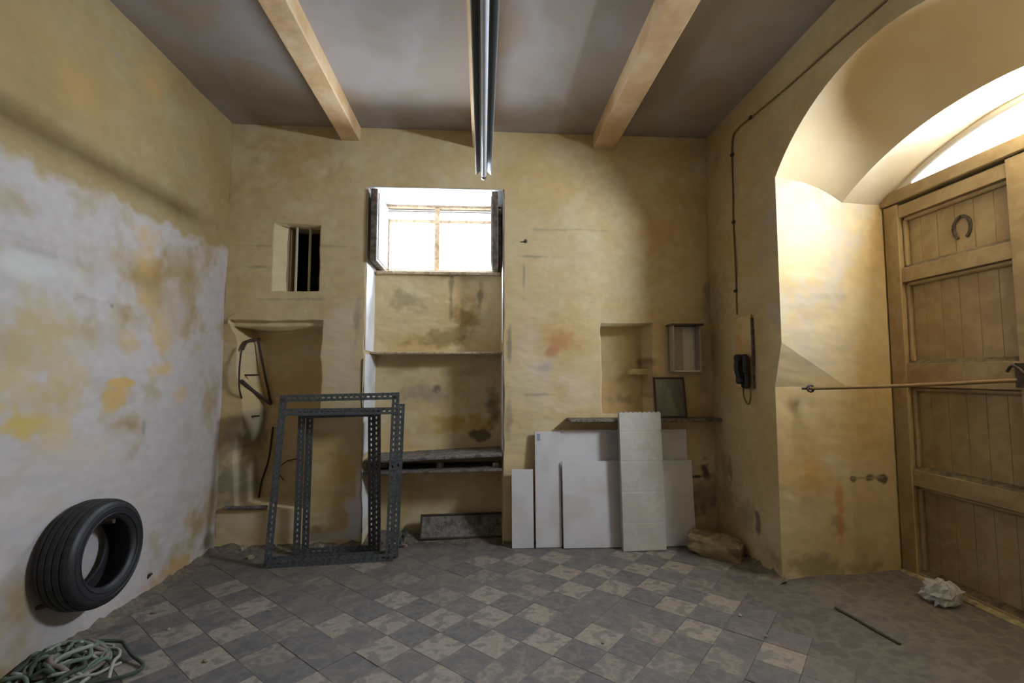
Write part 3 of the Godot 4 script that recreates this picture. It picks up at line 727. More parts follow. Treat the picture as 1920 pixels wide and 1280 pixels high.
func build_floor() -> void:
	var fl := struct("floor", boxm(Vector3((XL + XR) / 2 + 0.35, -0.06, (ZB - D) / 2 - 0.2), Vector3(XR - XL + 1.4, 0.11, D + ZB + 0.7), 0), M.dirt)
	# diagonal tiles, as far as the frame shows them
	var rng := RandomNumberGenerator.new()
	rng.seed = 77
	var s := 0.2
	var meshes: Array = []
	for k in 4:
		var st := new_st()
		var e := s / 2 - 0.0008
		bx(st, Vector3(0, -0.006, 0), Vector3(e * 2, 0.012, e * 2), 0.0012)
		st.generate_normals()
		meshes.append(st.commit())
	var b := Basis(Vector3.UP, deg_to_rad(45.0 + 3.0))
	var count := 0
	for i in range(-40, 40):
		for j in range(-40, 40):
			var p := b * Vector3(i * s, 0, j * s) + Vector3(0.05, 0, -2.9)
			if p.x < XL - 0.06 or p.x > XR + 0.1 or p.z < -D - 0.02 or p.z > -2.12: continue
			var edge := p.z < -1.0 and absf(p.x) < 1.3 * -p.z + 0.25
			if not edge: continue
			if p.x > 1.72 and p.z > -3.5: continue            # earth in front of the door
			var light := posmod(i + j, 2) == 0
			var r := rng.randf()
			var m: Material
			if light: m = M.tile_light if r < 0.55 else (M.tile_light2 if r < 0.86 else M.tile_dark2)
			else: m = M.tile_dark if r < 0.6 else M.tile_dark2
			# trodden dust hides the colours by the niches and along the right wall
			var dusty := clampf((-p.z - 3.25) * 1.6, 0, 1) * clampf(0.9 - p.x * 0.9, 0, 1) + clampf((p.x - 1.35) * 1.5, 0, 0.6)
			if rng.randf() < dusty: m = M.tile_dusty if light else M.tile_dusty2
			var o := MeshInstance3D.new()
			o.name = "tile"
			o.mesh = meshes[0]
			o.material_override = m
			fl.add_child(o, true)
			var tilt := Basis(Vector3(rng.randf_range(-1, 1), 0, rng.randf_range(-1, 1)).normalized(), rng.randf_range(0, 0.007))
			o.transform = Transform3D(tilt * b, p + Vector3(0, rng.randf_range(-0.0015, 0.0015), 0))
			count += 1
	print("tiles ", count)
	# trodden earth rising to the door
	var st := new_st()
	st.set_smooth_group(1)
	var nu := 22
	var nv := 40
	var P := func(i: int, j: int) -> Vector3:
		var x := lerpf(1.5, 2.98, float(i) / nu)
		var z := lerpf(-3.75, -1.2, float(j) / nv)
		var up := smoothstep(1.62, 2.5, x) * smoothstep(-3.72, -3.3, z) * 0.09
		return Vector3(x, -0.012 + up + wobble(x * 2.0, z * 2.0, 0.012) * smoothstep(1.6, 1.9, x), z)
	for i in nu:
		for j in nv: quad(st, P.call(i, j + 1), P.call(i + 1, j + 1), P.call(i + 1, j), P.call(i, j))
	struct("earth_ramp", st, M.dirt, fl)

	# crumbled plaster and dirt gathered along the foot of the walls
	var bank := func(a: Vector3, b: Vector3, inward: Vector3, wide: float, high: float, seed_at: float) -> void:
		var sb := new_st()
		sb.set_smooth_group(1)
		var L := (b - a).length()
		var cu := int(L / 0.035)
		var Q := func(i: int, j: int) -> Vector3:
			var t := float(i) / cu
			var e := j / 5.0
			var r := 0.55 + 0.9 * absf(wob.get_noise_2d(t * L * 160.0 + seed_at, 3.0)) + 0.35 * wob.get_noise_2d(t * L * 700.0, seed_at)
			var y := high * r * pow(1.0 - e, 1.6) * (1.0 + 0.5 * wob.get_noise_2d(t * L * 900.0, e * 300.0 + seed_at))
			return a.lerp(b, t) + inward * (e * wide * (0.5 + r)) + Vector3(0, maxf(y, 0.0) + 0.0015 - e * 0.004, 0)
		for i in cu:
			for j in 5: quad(sb, Q.call(i, j), Q.call(i, j + 1), Q.call(i + 1, j + 1), Q.call(i + 1, j))
		struct("dirt_bank", sb, M.bank_dirt, fl)
	bank.call(Vector3(XL - 0.01, 0, -D), Vector3(XL - 0.01, 0, -1.6), Vector3(1, 0, 0), 0.09, 0.045, 11.0)
	bank.call(Vector3(XL, 0, -D - 0.01), Vector3(nb.bx0, 0, -D - 0.01), Vector3(0, 0, 1), 0.12, 0.05, 51.0)
	bank.call(Vector3(nb.bx0, 0, -D - 0.3), Vector3(nb.bx1, 0, -D - 0.3), Vector3(0, 0, 1), 0.2, 0.04, 71.0)
	bank.call(Vector3(nb.bx1, 0, -D - 0.01), Vector3(XR, 0, -D - 0.01), Vector3(0, 0, 1), 0.06, 0.03, 31.0)
	bank.call(Vector3(XR + 0.01, 0, -D), Vector3(XR + 0.01, 0, -3.15), Vector3(-1, 0, 0), 0.12, 0.07, 91.0)
	bank.call(Vector3(XR + 0.1, 0.02, -3.19), Vector3(2.5, 0.05, -3.15), Vector3(0, 0, 1), 0.07, 0.035, 131.0)

# ------------------------------------------------------------------ window
func build_window() -> void:
	var z := -D - 0.46
	var x0: float = nb.bx0
	var x1: float = nb.bx1
	var y0: float = nb.sill
	var y1: float = nb.wtop
	var xm := on_z(820, 450, D + 0.46).x
	var st := new_st()
	var yh := on_z(820, 392, D + 0.46).y      # underside of the head
	bx(st, Vector3((x0 + x1) / 2, (yh + y1) / 2 + 0.004, z), Vector3(x1 - x0, y1 - yh, 0.07))
	bx(st, Vector3((x0 + x1) / 2, y0 + 0.022, z), Vector3(x1 - x0, 0.044, 0.08))
	for x in [x0 + 0.03, x1 - 0.03]: bx(st, Vector3(x, (y0 + y1) / 2, z), Vector3(0.06, y1 - y0, 0.07))
	bx(st, Vector3(xm, (y0 + yh) / 2, z), Vector3(0.046, yh - y0, 0.075))
	var w := struct("window_1", st, M.frame_wood)
	w.set_meta("label", "bright two-light wooden window with open inner shutters")
	var yt := on_z(820, 413, D + 0.46).y
	var k := 0
	for q in [[x0 + 0.06, xm - 0.023], [xm + 0.023, x1 - 0.06]]:
		var a: float = q[0]
		var b: float = q[1]
		st = new_st()
		var zz := z - 0.012
		var lw := 0.045 if k == 0 else 0.03
		bx(st, Vector3((a + b) / 2, yt - 0.012, zz), Vector3(b - a, 0.028, 0.035))
		bx(st, Vector3((a + b) / 2, y0 + 0.055, zz), Vector3(b - a, 0.024, 0.035))
		bx(st, Vector3(a + lw / 2 if k == 0 else b - lw / 2, (y0 + yt) / 2 + 0.02, zz), Vector3(lw, yt - y0 - 0.03, 0.034))
		var sash := obj("sash", st, M.frame_wood, w)
		obj("pane", boxm(Vector3((a + b) / 2, (y0 + yh) / 2, zz), Vector3(b - a, yh - y0, 0.004), 0), M.lit_glass, sash)
		st = new_st()
		for y in [yh - 0.018, yh - 0.036]: tube(st, [Vector3(a, y, z + 0.025), Vector3(b, y, z + 0.025)], 0.006, 6)
		obj("curtain_rod", st, M.shutter, w)
		k += 1
	# whitewashed lining of the reveals, its lower strips whitened to paint in the daylight
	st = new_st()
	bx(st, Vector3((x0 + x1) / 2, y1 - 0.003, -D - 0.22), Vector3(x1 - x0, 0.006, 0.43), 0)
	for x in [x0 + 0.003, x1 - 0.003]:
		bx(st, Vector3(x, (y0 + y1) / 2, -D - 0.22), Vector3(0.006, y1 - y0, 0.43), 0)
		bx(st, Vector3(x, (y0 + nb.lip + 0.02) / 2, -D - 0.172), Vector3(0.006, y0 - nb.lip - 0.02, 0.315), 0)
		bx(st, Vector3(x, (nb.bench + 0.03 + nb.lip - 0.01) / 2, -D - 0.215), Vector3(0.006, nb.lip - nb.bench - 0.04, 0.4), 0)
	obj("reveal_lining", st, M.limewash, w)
	# inner shutters folded back against the reveals
	for s in [-1.0, 1.0]:
		var hinge := Vector3(x0 + 0.062 if s < 0 else x1 - 0.062, 0, z + 0.04)
		var tip := on_z(700 if s < 0 else 928, 450, D - 0.035)
		tip.y = 0
		var along := (tip - hinge)
		var L := along.length()
		var bas := Basis(along.normalized(), Vector3.UP, along.normalized().cross(Vector3.UP))
		var ys := y0 + 0.035
		var yc := (ys + y1 - 0.03) / 2
		var hh := y1 - 0.03 - ys
		var o := thing("window_shutter", "weathered wooden inner shutter folded open beside the " + ("small barred opening" if s < 0 else "wall above the rust stain"), "shutter", Vector3.ZERO, "window shutters")
		st = new_st()
		bx(st, hinge + along * 0.5 + Vector3(0, yc, 0), Vector3(L, hh, 0.056), 0.005, bas)
		var lf := obj("leaf", st, M.shutter, o)
		var inner := bas.z * (1.0 if bas.z.x * s < 0 else -1.0)
		obj("face_panel", boxm(hinge + along * 0.46 + Vector3(0, yc, 0) + inner * 0.031, Vector3(L * 0.86, hh - 0.05, 0.012), 0.003, bas), M.shutter_face, lf)
		for yy in [ys + 0.1, ys + hh - 0.12]:
			obj("hinge", boxm(hinge + Vector3(0, yy, 0) + inner * 0.032, Vector3(0.05, 0.06, 0.006), 0.001, bas), M.iron, lf)
	# sill board ends where the shutters rest
	var sb := obj("window_sill_board", boxm(Vector3((x0 + x1) / 2, y0 + 0.004, -D - 0.345), Vector3(x1 - x0 - 0.04, 0.03, 0.13), 0.004), M.frame_wood)
	tag(sb, "thin wooden sill board under the bright window", "sill")

# ------------------------------------------------------------------ door
func build_door() -> void:
	var zc: float = ARCH_OUT[1]
	var far := zc - ARCH_OUT[2] + 0.02
	var head := 2.585
	# frame: head beam, fanlight arch and glass
	var st := new_st()
	bx(st, Vector3(XD + 0.045, head + 0.045, zc), Vector3(0.11, 0.085, ARCH_OUT[2] * 2), 0.006)
	var fr := struct("window_2", st, M.door)
	fr.set_meta("label", "arched fanlight frame over the double door")
	st = new_st()
	var A: Array = ARCH_OUT
	var n := 24
	for i in n:
		var a := arch_pt(A, float(i) / n)
		var b := arch_pt(A, float(i + 1) / n)
		var ia := Vector3(0, maxf(a.y - 0.035, head + 0.08), a.z)
		var ib := Vector3(0, maxf(b.y - 0.035, head + 0.08), b.z)
		for x in [XD + 0.02, XD + 0.06]:
			quad(st, Vector3(x, ia.y, a.z), Vector3(x, ib.y, b.z), Vector3(x, b.y, b.z), Vector3(x, a.y, a.z))
		quad(st, Vector3(XD + 0.02, ia.y, a.z), Vector3(XD + 0.06, ia.y, a.z), Vector3(XD + 0.06, ib.y, b.z), Vector3(XD + 0.02, ib.y, b.z))
	obj("arch_rail", st, M.cream, fr)
	for p in [[-0.95, 0.0], [0.0, 0.95]]:
		st = new_st()
		for i in n:
			var t0 := float(i) / n
			var t1 := float(i + 1) / n
			var a := arch_pt(A, t0)
			var b := arch_pt(A, t1)
			var mid := (a.z + b.z) / 2 - zc
			if mid < p[0] or mid > p[1] or a.y < head + 0.14 or b.y < head + 0.14: continue
			quad(st, Vector3(XD + 0.04, head + 0.08, a.z), Vector3(XD + 0.04, head + 0.08, b.z), Vector3(XD + 0.04, b.y - 0.035, b.z), Vector3(XD + 0.04, a.y - 0.035, a.z))
		obj("pane", st, M.lit_glass, fr)
	# two leaves
	var top := head - 0.006
	var bot := 0.075
	var rails := [[top - 0.1, top], [2.03, 2.14], [1.32, 1.49], [0.67, 0.79], [bot, bot + 0.05]]
	var leaf := 0
	for q in [[far, zc - 0.004], [zc + 0.004, -far + 2 * zc]]:
		var z0: float = q[0]
		var z1: float = q[1]
		leaf += 1
		var root := Node3D.new()
		root.name = "door_%d" % leaf
		add_child(root)
		root.set_meta("kind", "structure")
		root.set_meta("label", "ochre painted plank door leaf with four panels" if leaf == 1 else "second ochre door leaf next to the latch")
		var sw := 0.115
		for z in [z0 + sw / 2, z1 - sw / 2]:
			obj("stile", boxm(Vector3(XD + 0.03, (top + bot) / 2, z), Vector3(0.06, top - bot, sw), 0.005), M.door, root)
		for r in rails:
			st = new_st()
			var y0: float = r[0]
			var y1: float = r[1]
			# rail with a sloping upper edge that the dust settles on
			var a0 := z0 + sw
			var a1 := z1 - sw
			bx(st, Vector3(XD + 0.034, (y0 + y1) / 2 - 0.008, (a0 + a1) / 2), Vector3(0.052, y1 - y0 - 0.016, a1 - a0), 0.002)
			var rl := obj("rail", st, M.door, root)
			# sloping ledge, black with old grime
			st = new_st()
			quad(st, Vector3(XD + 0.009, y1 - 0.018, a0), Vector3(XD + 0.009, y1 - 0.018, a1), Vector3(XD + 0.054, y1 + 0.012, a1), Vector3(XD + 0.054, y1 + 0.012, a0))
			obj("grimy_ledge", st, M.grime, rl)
		for k in 4:
			var yt: float = rails[k][0]
			var yb: float = rails[k + 1][1]
			var a0 := z0 + sw
			var a1 := z1 - sw
			# moulding round the panel
			st = new_st()
			bx(st, Vector3(XD + 0.045, yt - 0.014, (a0 + a1) / 2), Vector3(0.03, 0.028, a1 - a0), 0.008)
			for z in [a0 + 0.014, a1 - 0.014]: bx(st, Vector3(XD + 0.045, (yt + yb) / 2, z), Vector3(0.03, yt - yb, 0.028), 0.008)
			obj("moulding", st, M.door, root)
			var cnt := 6
			for i in cnt:
				var w := (a1 - a0) / cnt
				obj("plank", boxm(Vector3(XD + 0.064, (yt + yb) / 2, a0 + w * (i + 0.5)), Vector3(0.016, yt - yb + 0.03, w - 0.0012), 0.0018), M.door, root)
		obj("backing", boxm(Vector3(XD + 0.082, (top + bot) / 2, (z0 + z1) / 2), Vector3(0.016, top - bot, z1 - z0), 0.0), M.door, root)  # unseen sheet added behind the planks to stop light leaking through
	# stop that closes the joint at the jamb
	struct("trim_3", boxm(Vector3(XD + 0.09, 1.3, far - 0.01), Vector3(0.05, 2.6, 0.05), 0.003), M.door)
	struct("trim_4", boxm(Vector3(XD + 0.09, 1.3, 2 * zc - far + 0.01), Vector3(0.05, 2.6, 0.05), 0.003), M.door)
	# worn stone sill
	var sill := obj("door_sill_stone", boxm(Vector3(XD + 0.04, 0.05, zc), Vector3(0.14, 0.09, 1.84), 0.012), M.stone)
	tag(sill, "worn stone sill under the ochre double door", "sill")
	# horseshoe
	var c := on_x(1803, 427, XD + 0.05)
	var pts: Array = []
	for i in 19:
		var t := lerpf(deg_to_rad(-62), deg_to_rad(242), i / 18.0)
		pts.append(Vector3(c.x, c.y + sin(t) * 0.072 * (1.0 if sin(t) > 0 else 0.95), c.z + cos(t) * 0.052))
	st = new_st()
	for i in pts.size() - 1:
		var d: Vector3 = pts[i + 1] - pts[i]
		bx(st, (pts[i] + pts[i + 1]) / 2, Vector3(0.018, d.length() + 0.003, 0.008), 0.002, axes(d, Vector3(1, 0, 0)))
	var hs := thing("horseshoe", "rusty horseshoe nailed to the top door panel", "horseshoe", Vector3.ZERO)
	obj("shoe", st, M.iron, hs)
	for i in [4, 9, 14]: obj("nail", boxm(pts[i] + Vector3(-0.006, 0, 0), Vector3(0.008, 0.008, 0.008), 0.002), M.iron, hs)
	# iron bar across the leaf
	var b0 := Vector3(2.19, 1.31, -3.10)
	var b1 := Vector3(2.80, 1.372, -2.36)
	var bar := thing("door_bar", "long ochre painted iron bar hooked across the door", "bar", Vector3.ZERO)
	st = new_st()
	tube(st, [b0, b0.lerp(b1, 0.5) + Vector3(0, -0.006, 0), b1], 0.011, 8)
	obj("rod", st, M.bar_paint, bar)
	st = new_st()
	var ring: Array = []
	for i in 13: ring.append(b0 + Vector3(cos(TAU * i / 12.0) * 0.022, sin(TAU * i / 12.0) * 0.022, 0.004))
	tube(st, ring, 0.007, 6)
	tube(st, [b0 + Vector3(-0.045, 0, -0.02), b0 + Vector3(0.0, 0.0, 0.0)], 0.009, 6)
	obj("staple", st, M.iron, bar)
	var lt := thing("door_latch", "dark iron latch on the middle door rail", "latch", Vector3.ZERO)
	var lp := Vector3(XD - 0.004, 1.40, -2.36)
	obj("plate", boxm(lp, Vector3(0.012, 0.13, 0.09), 0.003), M.iron, lt)
	st = new_st()
	tube(st, curve([lp + Vector3(-0.005, 0.02, -0.08), lp + Vector3(-0.03, 0.05, -0.03), lp + Vector3(-0.03, 0.01, 0.02), lp + Vector3(-0.01, -0.03, 0.02)]), 0.008, 6)
	obj("handle", st, M.iron, lt)

# ------------------------------------------------------------------ things at the back wall
func board(called: String, bl: Vector3, br: Vector3, tl: Vector3, t: float, m: Material, label: String, category: String, group := "") -> Node3D:
	var x := (br - bl)
	var w := x.length()
	x = x.normalized()
	var y := tl - bl
	y = (y - x * y.dot(x))
	var h := y.length()
	y = y.normalized()
	var o := thing(called, label, category, bl, group)
	o.basis = Basis(x, y, x.cross(y))
	o.set_meta("size", Vector2(w, h))
	var st := boxm(Vector3(w / 2, h / 2, -t / 2), Vector3(w, h, t), 0.0015)
	obj("sheet", st, m, o)
	return o
func lift(p: Vector3, y := 0.003) -> Vector3:
	return Vector3(p.x, y, p.z)
func build_boards() -> void:
	var g := "white boards leaning on the back wall"
	var foot := func(px: float, back: float) -> Vector3:
		var p := on_z(px, 1016, D - back)
		return Vector3(p.x, 0.004, p.z)
	board("white_board", foot.call(1040, 0.075), foot.call(1296, 0.075), on_z(1033, 806, D - 0.032), 0.016, M.white_board, "tall wide white board standing behind the others, under the wall shelf", "board", g)
	var b2 := board("white_board", foot.call(1005, 0.125), foot.call(1054, 0.125), on_z(997, 809, D - 0.055), 0.016, M.white_board, "tall narrow white board with a small blue sticker at its top corner", "board", g)
	var s: Vector2 = b2.get_meta("size")
	var stk := obj("sticker", boxm(Vector3(0.032, s.y - 0.045, 0.0006), Vector3(0.03, 0.062, 0.0012), 0.0003), M.white_board, b2)
	for i in 5: obj("print_line", boxm(Vector3(0.032, s.y - 0.022 - i * 0.0115, 0.0014), Vector3(0.026, 0.006, 0.0008), 0.0002), M.blue_print, stk)
	board("white_board", foot.call(960, 0.13), foot.call(1001, 0.13), on_z(956, 880, D - 0.07), 0.016, M.white_board, "smallest white board, next to the tall niche with the bench", "board", g)
	board("white_board", foot.call(1057, 0.155), foot.call(1306, 0.155), on_z(1045, 865, D - 0.10), 0.016, M.white_board, "low wide white board in front of the tall wide one", "board", g)
	# notched zinc shelf plate standing in front
	var bl: Vector3 = foot.call(1169, 0.25)
	var br: Vector3 = foot.call(1250, 0.235)
	var tl := on_z(1150, 774, D - 0.19)
	var x := (br - bl).normalized()
	var y := tl - bl
	y = y - x * y.dot(x)
	var h := y.length()
	var w := (br - bl).length()
	var o := thing("shelf_plate", "tall notched grey-white metal shelf plate leaning in front of the white boards", "shelf plate", bl)
	o.basis = Basis(x, y.normalized(), x.cross(y.normalized()))
	var st := new_st()
	var at := 0.0
	var notches := [0.2, 0.42, 0.64, 0.86]
	for k in notches:
		bx(st, Vector3(w / 2, (at + k * h - 0.006) / 2, -0.01), Vector3(w, k * h - 0.006 - at, 0.02), 0.002)
		bx(st, Vector3(w / 2, k * h, -0.01), Vector3(w - 0.022, 0.014, 0.018), 0.0)
		at = k * h + 0.006
	bx(st, Vector3(w / 2, (at + h) / 2, -0.01), Vector3(w, h - at, 0.02), 0.002)
	obj("plate", st, M.zinc, o)
	st = new_st()
	for i in 9: bx(st, Vector3(w * (i + 0.5) / 9.0, h + 0.003, -0.01), Vector3(w / 9.0 - 0.014, 0.01, 0.018), 0.003)
	obj("toothed_edge", st, M.zinc, o)
	obj("folded_flange", boxm(Vector3(0.006, h / 2, -0.02), Vector3(0.012, h * 0.99, 0.036), 0.002), M.zinc, o)

	# wall shelf
	var sl := on_z(1062, 783)
	var sr := on_z(1356, 779)
	var sh := obj("wall_shelf", boxm(Vector3((sl.x + minf(sr.x, XR)) / 2, sl.y - 0.012, -D + 0.07), Vector3(minf(sr.x, XR) - sl.x, 0.026, 0.17), 0.005), M.grey_wood)
	tag(sh, "narrow dark stone shelf running under the right niche", "shelf")
	# little ledge in the niche
	var q := on_z(1205, 697, D + 0.2)
	var le := obj("niche_ledge", boxm(Vector3(nb.rx1 - 0.07, q.y, -D - 0.17), Vector3(0.16, 0.05, 0.15), 0.01), M.wall_rear)
	tag(le, "small plaster ledge inside the square niche", "ledge")
	# picture leaning on the shelf
	var pb := on_z(1230, 778, D - 0.075)
	pb.y = sl.y + 0.002
	var pr := on_z(1289, 778, D - 0.075)
	pr.y = pb.y
	var pt := on_z(1222, 707, D - 0.015)
	var pic := thing("framed_picture", "small dark framed picture of a seated figure leaning on the shelf", "picture", pb)
	var px := (pr - pb).normalized()
	var py := pt - pb
	py = py - px * py.dot(px)
	var ph := py.length()
	var pw := (pr - pb).length()
	pic.basis = Basis(px, py.normalized(), px.cross(py.normalized()))
	obj("backing", boxm(Vector3(pw / 2, ph / 2, -0.008), Vector3(pw - 0.01, ph - 0.01, 0.012), 0.001), M.black, pic)
	for k in [[Vector3(pw / 2, 0.008, 0), Vector3(pw, 0.016, 0.02)], [Vector3(pw / 2, ph - 0.008, 0), Vector3(pw, 0.016, 0.02)], [Vector3(0.008, ph / 2, 0), Vector3(0.016, ph - 0.032, 0.02)], [Vector3(pw - 0.008, ph / 2, 0), Vector3(0.016, ph - 0.032, 0.02)]]:
		obj("frame_bar", boxm(k[0], k[1], 0.003), M.iron, pic)
	# faded print: a vague pale figure on a dark ground
	var im := Image.create(64, 80, false, Image.FORMAT_RGB8)
	var nz := noise(900, 0.06, 64, 80, 3)
	for yy in 80:
		for xx in 64:
			var u := xx / 64.0 - 0.46
			var v := yy / 80.0
			var n := nz[yy * 64 + xx] / 255.0
			var c := rgb(58, 58, 54).lerp(rgb(84, 80, 70), n)
			var body := clampf(1.2 - pow(absf(u) / (0.1 + maxf(v - 0.42, 0.0) * 0.42), 2.0) - maxf(0.38 - v, 0.0) * 9.0, 0, 1)
			var headd := clampf(1.4 - (Vector2(u * 1.1, (v - 0.33) * 1.25).length() / 0.09), 0, 1)
			c = c.lerp(rgb(118, 112, 88), body * (0.4 + 0.4 * n))
			c = c.lerp(rgb(122, 110, 86), headd * 0.8)
			im.set_pixel(xx, yy, c)
	var pm := mat(Color.WHITE, 0.35)
	pm.albedo_texture = ImageTexture.create_from_image(im)
	st = new_st()
	var pz := 0.003
	tri(st, Vector3(0.014, 0.014, pz), Vector3(pw - 0.014, 0.014, pz), Vector3(pw - 0.014, ph - 0.014, pz), Vector2(0, 1), Vector2(1, 1), Vector2(1, 0))
	tri(st, Vector3(0.014, 0.014, pz), Vector3(pw - 0.014, ph - 0.014, pz), Vector3(0.014, ph - 0.014, pz), Vector2(0, 1), Vector2(1, 0), Vector2(0, 0))
	obj("print", st, pm, pic)

	# open white wall cabinet
	var c0 := on_z(1254, 697)
	var c1 := on_z(1303, 613)
	var cw := c1.x - c0.x
	var ch := c1.y - c0.y
	var dp := 0.11
	var cab := thing("wall_cabinet", "small open-fronted cream wall cabinet with a dark top", "cabinet", Vector3(c0.x, c0.y, -D + 0.004))
	obj("back", boxm(Vector3(cw / 2, ch / 2, 0.006), Vector3(cw, ch, 0.012), 0.001), M.cream, cab)
	obj("grey_panel", boxm(Vector3(cw * 0.26, ch / 2, 0.016), Vector3(cw * 0.48, ch - 0.03, 0.008), 0.002), M.grey_panel, cab)
	obj("side", boxm(Vector3(0.006, ch / 2, dp / 2), Vector3(0.012, ch, dp), 0.002), M.grey_panel, cab)
	obj("side", boxm(Vector3(cw - 0.006, ch / 2, dp / 2), Vector3(0.012, ch, dp), 0.002), M.grey_panel, cab)
	obj("bottom", boxm(Vector3(cw / 2, 0.006, dp / 2), Vector3(cw - 0.024, 0.012, dp), 0.002), M.cream, cab)
	obj("top", boxm(Vector3(cw / 2, ch + 0.008, dp / 2 + 0.01), Vector3(cw + 0.04, 0.016, dp + 0.03), 0.003), M.dark_cap, cab)

func angle_bar(p: Vector3, q: Vector3, n: Vector3, flip := 1.0, w := 0.052) -> SurfaceTool:
	# slotted steel angle: one flange faces n, the other stands back from its edge
	var st := new_st()
	var b := axes(q - p, n)
	var L := (q - p).length()
	var t := 0.0025
	var sl := 0.018
	var gap := 0.022
	var cnt := int((L - 0.03) / (sl + gap))
	var pitch := L / cnt
	for f in 2:
		# local axes of the flange: across (from the corner) and its thickness
		var across := b.x * flip if f == 0 else -b.z
		var thick := b.z if f == 0 else b.x * flip
		var fb := Basis(across, b.y, across.cross(b.y))
		var o := p + thick * (-t / 2)
		bx(st, o + across * (w * 0.2) + b.y * L / 2, Vector3(w * 0.4, L, t), 0.0, fb)
		bx(st, o + across * (w * 0.8) + b.y * L / 2, Vector3(w * 0.4, L, t), 0.0, fb)
		for i in cnt + 1:
			var y := clampf(i * pitch, gap / 2, L - gap / 2)
			bx(st, o + across * (w * 0.5) + b.y * y, Vector3(w * 0.2, gap, t), 0.0, fb)
	return st
func build_frames() -> void:
	var data := [
		["large slotted grey steel angle frame leaning by the left niche", lift(on_y(494, 1066)), lift(on_y(735, 1052)), on_z(526, 741, D - 0.27), on_z(748, 736, D - 0.25)],
		["smaller slotted grey steel angle frame standing inside the large one", lift(on_y(549, 1042)), lift(on_y(712, 1034)), on_z(560, 772, D - 0.16), on_z(712, 768, D - 0.15)]]
	for k in 2:
		var d: Array = data[k]
		var bl: Vector3 = d[1]
		var br: Vector3 = d[2]
		var tl: Vector3 = d[3]
		var tr: Vector3 = d[4]
		var o := thing("steel_frame", d[0], "frame", Vector3.ZERO, "slotted angle frames")
		var n := (br - bl).cross(tl - bl).normalized()
		obj("post", angle_bar(bl, tl, n, 1.0), M.steel, o)
		obj("post", angle_bar(br, tr, n, -1.0), M.steel, o)
		if k == 0:
			obj("bottom_bar", angle_bar(bl + n * 0.003, br + n * 0.003, n, -1.0), M.steel, o)
			obj("bottom_bar", angle_bar(bl - n * 0.05 + Vector3(0, 0.012, 0), br - n * 0.05 + Vector3(0, 0.012, 0), n, -1.0), M.steel, o)
			var up := (tl - bl).normalized()
			obj("top_bar", angle_bar(tr + n * 0.003, tl + n * 0.003, n, -1.0), M.steel, o)
			obj("cross_bar", angle_bar(tr - up * 0.115 - n * 0.004, tl - up * 0.105 - n * 0.004, n, -1.0), M.steel, o)
			# second angle bolted behind the right post
			obj("back_post", angle_bar(br + Vector3(0.035, 0.01, -0.05), tr + Vector3(0.035, -0.09, -0.05), n, -1.0), M.steel, o)
			for c in [bl + up * 0.03, br + up * 0.03, tl - up * 0.03, tr - up * 0.03]:
				var st := new_st()
				lathe(st, [Vector2(0.0, 0.01), Vector2(0.009, 0.008), Vector2(0.009, -0.004)], c + n * 0.006 + (br - bl).normalized() * (0.021 if c.x < -1.2 else -0.021), n, 8)
				obj("bolt", st, M.iron, o)
		else:
			obj("bottom_bar", angle_bar(bl + n * 0.003, br + n * 0.003, n, -1.0), M.steel, o)
			obj("top_bar", angle_bar(tr + n * 0.003, tl + n * 0.003, n, -1.0), M.steel, o)
			obj("back_post", angle_bar(bl + Vector3(0.05, 0.01, -0.05), tl + Vector3(0.05, -0.01, -0.04), n, 1.0), M.steel, o)
			obj("back_post", angle_bar(br + Vector3(-0.05, 0.01, -0.05), tr + Vector3(-0.05, -0.01, -0.04), n, -1.0), M.steel, o)

